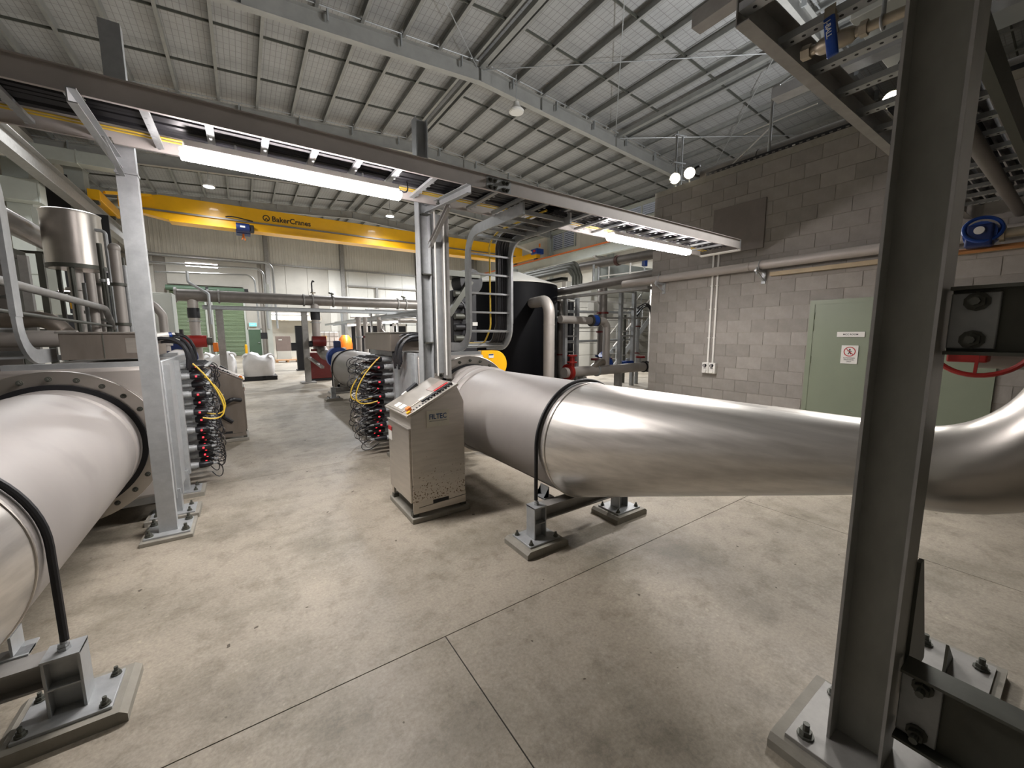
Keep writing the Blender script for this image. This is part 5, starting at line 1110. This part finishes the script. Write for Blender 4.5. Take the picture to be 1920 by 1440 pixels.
# rack frames
frame('near steel frame of the pipe rack, right of the black tank', [7.13, 7.55], 8.0, 0, [1.55, 2.55], GALV, .09)
frame('tall steel frame of the pipe rack, left of the block wall corner', [9.30, 9.88], 8.0, 0, [1.55, 2.35, 2.85], GALV, .10)
frame('rear steel frame of the pipe rack behind the dark red flanges', [7.4, 8.2, 9.0], 9.6, 0, [1.3, 1.95, 2.45], GALVD, .07)
t = T('rack_riser', 'thick brown-grey riser with dark red flanges in the pipe rack', 'pipe', (8.53, 8, .9)); MB().cyl((8.53, 8.0, .62), (8.53, 8.0, 2.9), .125, n=18).build('pipe', PIPEG, t)
for z in (1.62, 2.15, 2.72): MB().cyl((8.53, 8.0, z), (8.53, 8.0, z+.05), .17, n=18).build('flange', DRED, t)
t = T('check_valve', 'blue Y-shaped valve at the bottom of the thick riser', 'valve', (8.7, 8, .6)); MB().rings([((8.30, 7.72, 1.04), .15), ((8.34, 7.72, 1.0), .15), ((8.40, 7.72, .90), .12), ((8.46, 7.72, .80), .16), ((8.58, 7.72, .62), .13)], 18, True, (.3, 0, -.4)).build('valve_body', BLUE, t); MB().cyl((8.53, 8, .93), (8.53, 8, .98), .19, n=18).build('flange', DBLUE, t)
t = T('gate_valve', 'small blue valve with red top in the pipe rack', 'valve', (9.55, 7.9, .5)); MB().box(9.38, 9.74, 7.8, 8.05, .58, .78).build('body', BLUE, t, bevel=.03); MB().cyl((9.56, 7.9, .78), (9.56, 7.9, .86), .06, n=12).build('bonnet', GALV, t)
t = T('floor_pipe', 'thick shiny pipe lying along the foot of the pipe rack', 'pipe', (8.5, 7.6, .55)); MB().tube([(6.75, 7.6, .60), (11.3, 7.6, .60)], .135, 20).build('pipe', MATTE, t)
for x in (7.9, 9.9, 10.05): MB().cyl((x, 7.6, .6), (x+.04, 7.6, .6), .165, n=18).build('collar', BLACK if x > 9 else GALV, t)
MB().cyl((6.85, 7.6, .6), (6.95, 7.6, .6), .22, n=18).build('red_flange', RED, t); MB().tube(arc([(7.7, 7.6, .62), (8.1, 7.6, .85), (8.45, 7.7, .62)], .15), .10, 12).build('branch', STBOX, t)
for x in (7.4, 8.8, 10.4): MB().box(x-.06, x+.06, 7.5, 7.7, 0, .47).build('saddle', GALVD, t, smooth=0)
t = T('red_valve', 'red valve standing at the left end of the rack floor pipe', 'valve', (6.95, 7.5, .8)); MB().cyl((6.93, 7.5, .72), (6.93, 7.5, 1.02), .07, n=12).cyl((6.93, 7.5, 1.02), (6.93, 7.5, 1.06), .13, n=16).cyl((6.93, 7.5, .85), (6.93, 7.5, .89), .13, n=16).build('body', RED, t)
for i, x in enumerate((8.05, 8.5, 9.95)):
    t = T('red_handwheel', ('left', 'middle', 'right')[i]+' dark red handwheel above the rack floor pipe', 'valve', (x, 7.75, .8)); MB().cyl((x, 7.75, .72), (x, 7.75, .86), .03, n=8).build('stem', GALV, t); MB().cyl((x, 7.75, .86), (x, 7.75, .92), .14, n=16).build('handwheel', DRED if i < 2 else RED, t)
t = T('blue_band_pipe', 'cream pipe with a blue flanged joint in the pipe rack', 'pipe', (7.6, 7.6, 1.9)); MB().tube(arc([(6.6, 7.6, 1.95), (8.15, 7.6, 1.93), (8.28, 7.6, 1.80), (8.28, 7.6, .72)], .12), .10, 16).build('pipe', MATTE, t); MB().cyl((7.70, 7.6, 1.94), (7.86, 7.6, 1.94), .15, n=18).build('blue_joint', BLUE, t); MB().cyl((7.66, 7.6, 1.94), (7.69, 7.6, 1.94), .155, n=18).cyl((7.87, 7.6, 1.94), (7.90, 7.6, 1.94), .155, n=18).build('joint_ring', DARKST, t)
rp = [(7.78, 8.3, 0, 2.3, .035, GALV, 'thin pale'), (8.05, 8.5, 0, 1.9, .03, WHITE, 'thin white'), (7.30, 8.4, 0, 2.5, .09, PIPEG, 'stout grey'), (10.35, 8.2, 0, 2.4, .06, GALV, 'pale'), (10.2, 8.6, 0, 2.2, .05, DARKST, 'dark'), (8.2, 9.0, 0, 2.6, .12, BLACK, 'black')]
for x, y, a, b, r, m, n in rp:
    t = T('rack_riser', n+' upright pipe inside the pipe rack', 'pipe', (x, y, a)); MB().cyl((x, y, a), (x, y, b), r, n=12).build('pipe', m, t)
    for z in (a+.4*(b-a), a+.75*(b-a)): MB().cyl((x, y, z), (x, y, z+.04), r*1.4, n=12).build('coupling', DRED if n in ('pale', 'stout grey') else GALVD, t)
for i, (z, y, m) in enumerate(((2.48, 8.2, WHITE), (2.2, 8.4, GALV), (2.02, 8.1, GALVD), (1.35, 8.6, GALV), (1.75, 9.4, WHITE))):
    tag(MB().tube([(6.9, y, z), (10.6, y, z+.05)], .028+.012*(i % 2), 10).build('rack_pipe', m), ('topmost', 'second', 'third', 'fifth', 'fourth')[i]+' from the top of the thin cross pipes in the pipe rack', 'pipe')
for i in range(3): tag(MB().tube(bez((9.9, 7.9, 2.35-.12*i), (10.2, 7.8, 2.6), (10.5, 7.8, 2.5), (10.6, 7.9, 2.2-.2*i), 8), .02, 6).build('rack_cable', CABLE), 'black cable looping at the right end of the pipe rack', 'cable', 'black cables at the right end of the pipe rack')
t = T('grey_tank', 'dull grey upright tank inside the pipe rack', 'tank', (8.0, 10.4, 0)); MB().rings([((7.9, 10.4, 0), .45), ((7.9, 10.4, 1.75), .45), ((7.9, 10.4, 1.85), .38)], 28).build('shell', STBOX, t)
t = T('brown_panel', 'dull pinkish panel behind the rack, right of the tank pipe', 'panel', (7.2, 9.9, 0)); MB().box(6.95, 7.6, 9.9, 9.95, .2, 1.75).build('panel', BROWN, t)
for z in (.9, 1.25): MB().box(6.9, 7.6, 9.88, 9.9, z, z+.03).build('rib', GALVD, t, smooth=0)
t = T('equipment_box', 'pale square box hanging high in the pipe rack', 'box', (9.0, 9.2, 2.1)); MB().box(9.62, 10.55, 9.4, 9.7, 2.12, 2.62).build('box', PALEW, t, bevel=.01)
t = T('access_stair', 'steel stair rising to the right against the pale wall', 'stair', (15.5, 13, 0))
for y in (12.6, 13.4):
    MB().bar((14.2, y, .0), (17.2, y, 2.7), .06, .22, (0, 0, 1)).build('stringer', GALV, t, smooth=0); MB().tube([(14.2, y, 1.0), (17.2, y, 3.7)], .03, 8).build('handrail', WHITE, t)
    for k in range(4): MB().cyl((14.4+.9*k, y, .2+.81*k), (14.4+.9*k, y, 1.15+.81*k), .022, n=6).build('baluster', GALV, t)
for k in range(12): MB().box(14.25+.25*k, 14.52+.25*k, 12.63, 13.37, .17+.225*k, .20+.225*k).build('tread', GALVD, t, smooth=0)
tag(MB().tube([(9.0, 9.4, 3.69), (9.0, 5.16, 3.61)], .125, 18).build('high_pipe', PIPEG), 'grey pipe with brown band high above the pipe rack', 'pipe')
tag(MB().ringcyl((9.0, 7.85, 3.66), (9.0, 7.95, 3.66), .145, .12, 20).build('pipe_band', mat('brown_band', '#5a3a32', .6)), 'brown band around the high grey pipe', 'band')
t = T('high_duct', 'dark grey ducting with elbow high above the black tank', 'duct', (8.3, 10.5, 3.3))
for i in range(3): MB().tube(arc([(8.3+.12*i, 14, 3.45+.12*i), (8.3+.12*i, 9.15, 3.5+.11*i), (8.35+.12*i, 9.0, 3.3), (8.35+.12*i, 9.0, 2.9)], .15), .075, 12).build('duct', DARKST, t)
MB().chan((8.1, 14, 3.15), (8.1, 9., 3.2), .25, .10, .01, (0, 0, 1), -1).build('tray', DARKST, t, smooth=0)
tag(MB().tube([(7.2, 9.4, 2.68), (7.2, 5.25, 2.82)], .10, 18).build('rack_header', PIPEG), 'dark pipe running from the block wall corner above the rack', 'pipe')
tag(MB().box(6.95, 7.1, 5.3, 9.3, 2.50, 2.56).build('rack_tray', GALVD), 'flat tray under the dark rack header pipe', 'cable tray')
for i, x in enumerate((8.75, 8.95)): tag(MB().cyl((x, 8.6, 2.9), (x, 8.6, 3.62), .035, n=10).build('drop_pipe', GALV), ('left' if i == 0 else 'right')+' short pale drop pipe under the high ducting', 'pipe')
t = T('guard_rail', 'white handrail on the raised platform behind the high pipe', 'railing', (14, 11.5, 4))
for z in (4.25, 4.75): MB().tube([(14, 13.4, z), (14, 10.2, z-.1)], .03, 8).build('rail', WHITE, t)
for y in (10.4, 11.6, 12.8): MB().cyl((14, y, 3.9), (14, y, 4.78), .03, n=8).build('post', WHITE, t)
t = T('platform', 'raised grey platform deck behind the high pipe', 'platform', (15, 11.5, 3.8)); MB().box(13.9, 18, 10.2, 13.5, 3.75, 3.9).build('deck', GALVD, t)
for x, y in ((14, 10.4), (14, 13.3), (17.8, 13.3), (17.8, 10.4)): MB().box(x-.08, x+.08, y-.08, y+.08, 0, 3.75).build('leg', GALVD, t, smooth=0)
t = T('wall_unit', 'pale sheet wall behind the white platform handrail', 'panel', (16.5, 13.9, 3.9)); MB().box(13.9, 20.5, 13.6, 13.7, 3.9, 5.0).build('sheet', DUCT, t)
t = T('actuator', 'small dark blue actuator beside the platform handrail', 'valve', (13.9, 10.8, 4.3)); MB().box(13.85, 14.05, 10.75, 10.9, 4.35, 4.75).build('body', DBLUE, t, bevel=.02); MB().cyl((13.95, 10.82, 3.9), (13.95, 10.82, 4.35), .03, n=8).build('stem', GALV, t)
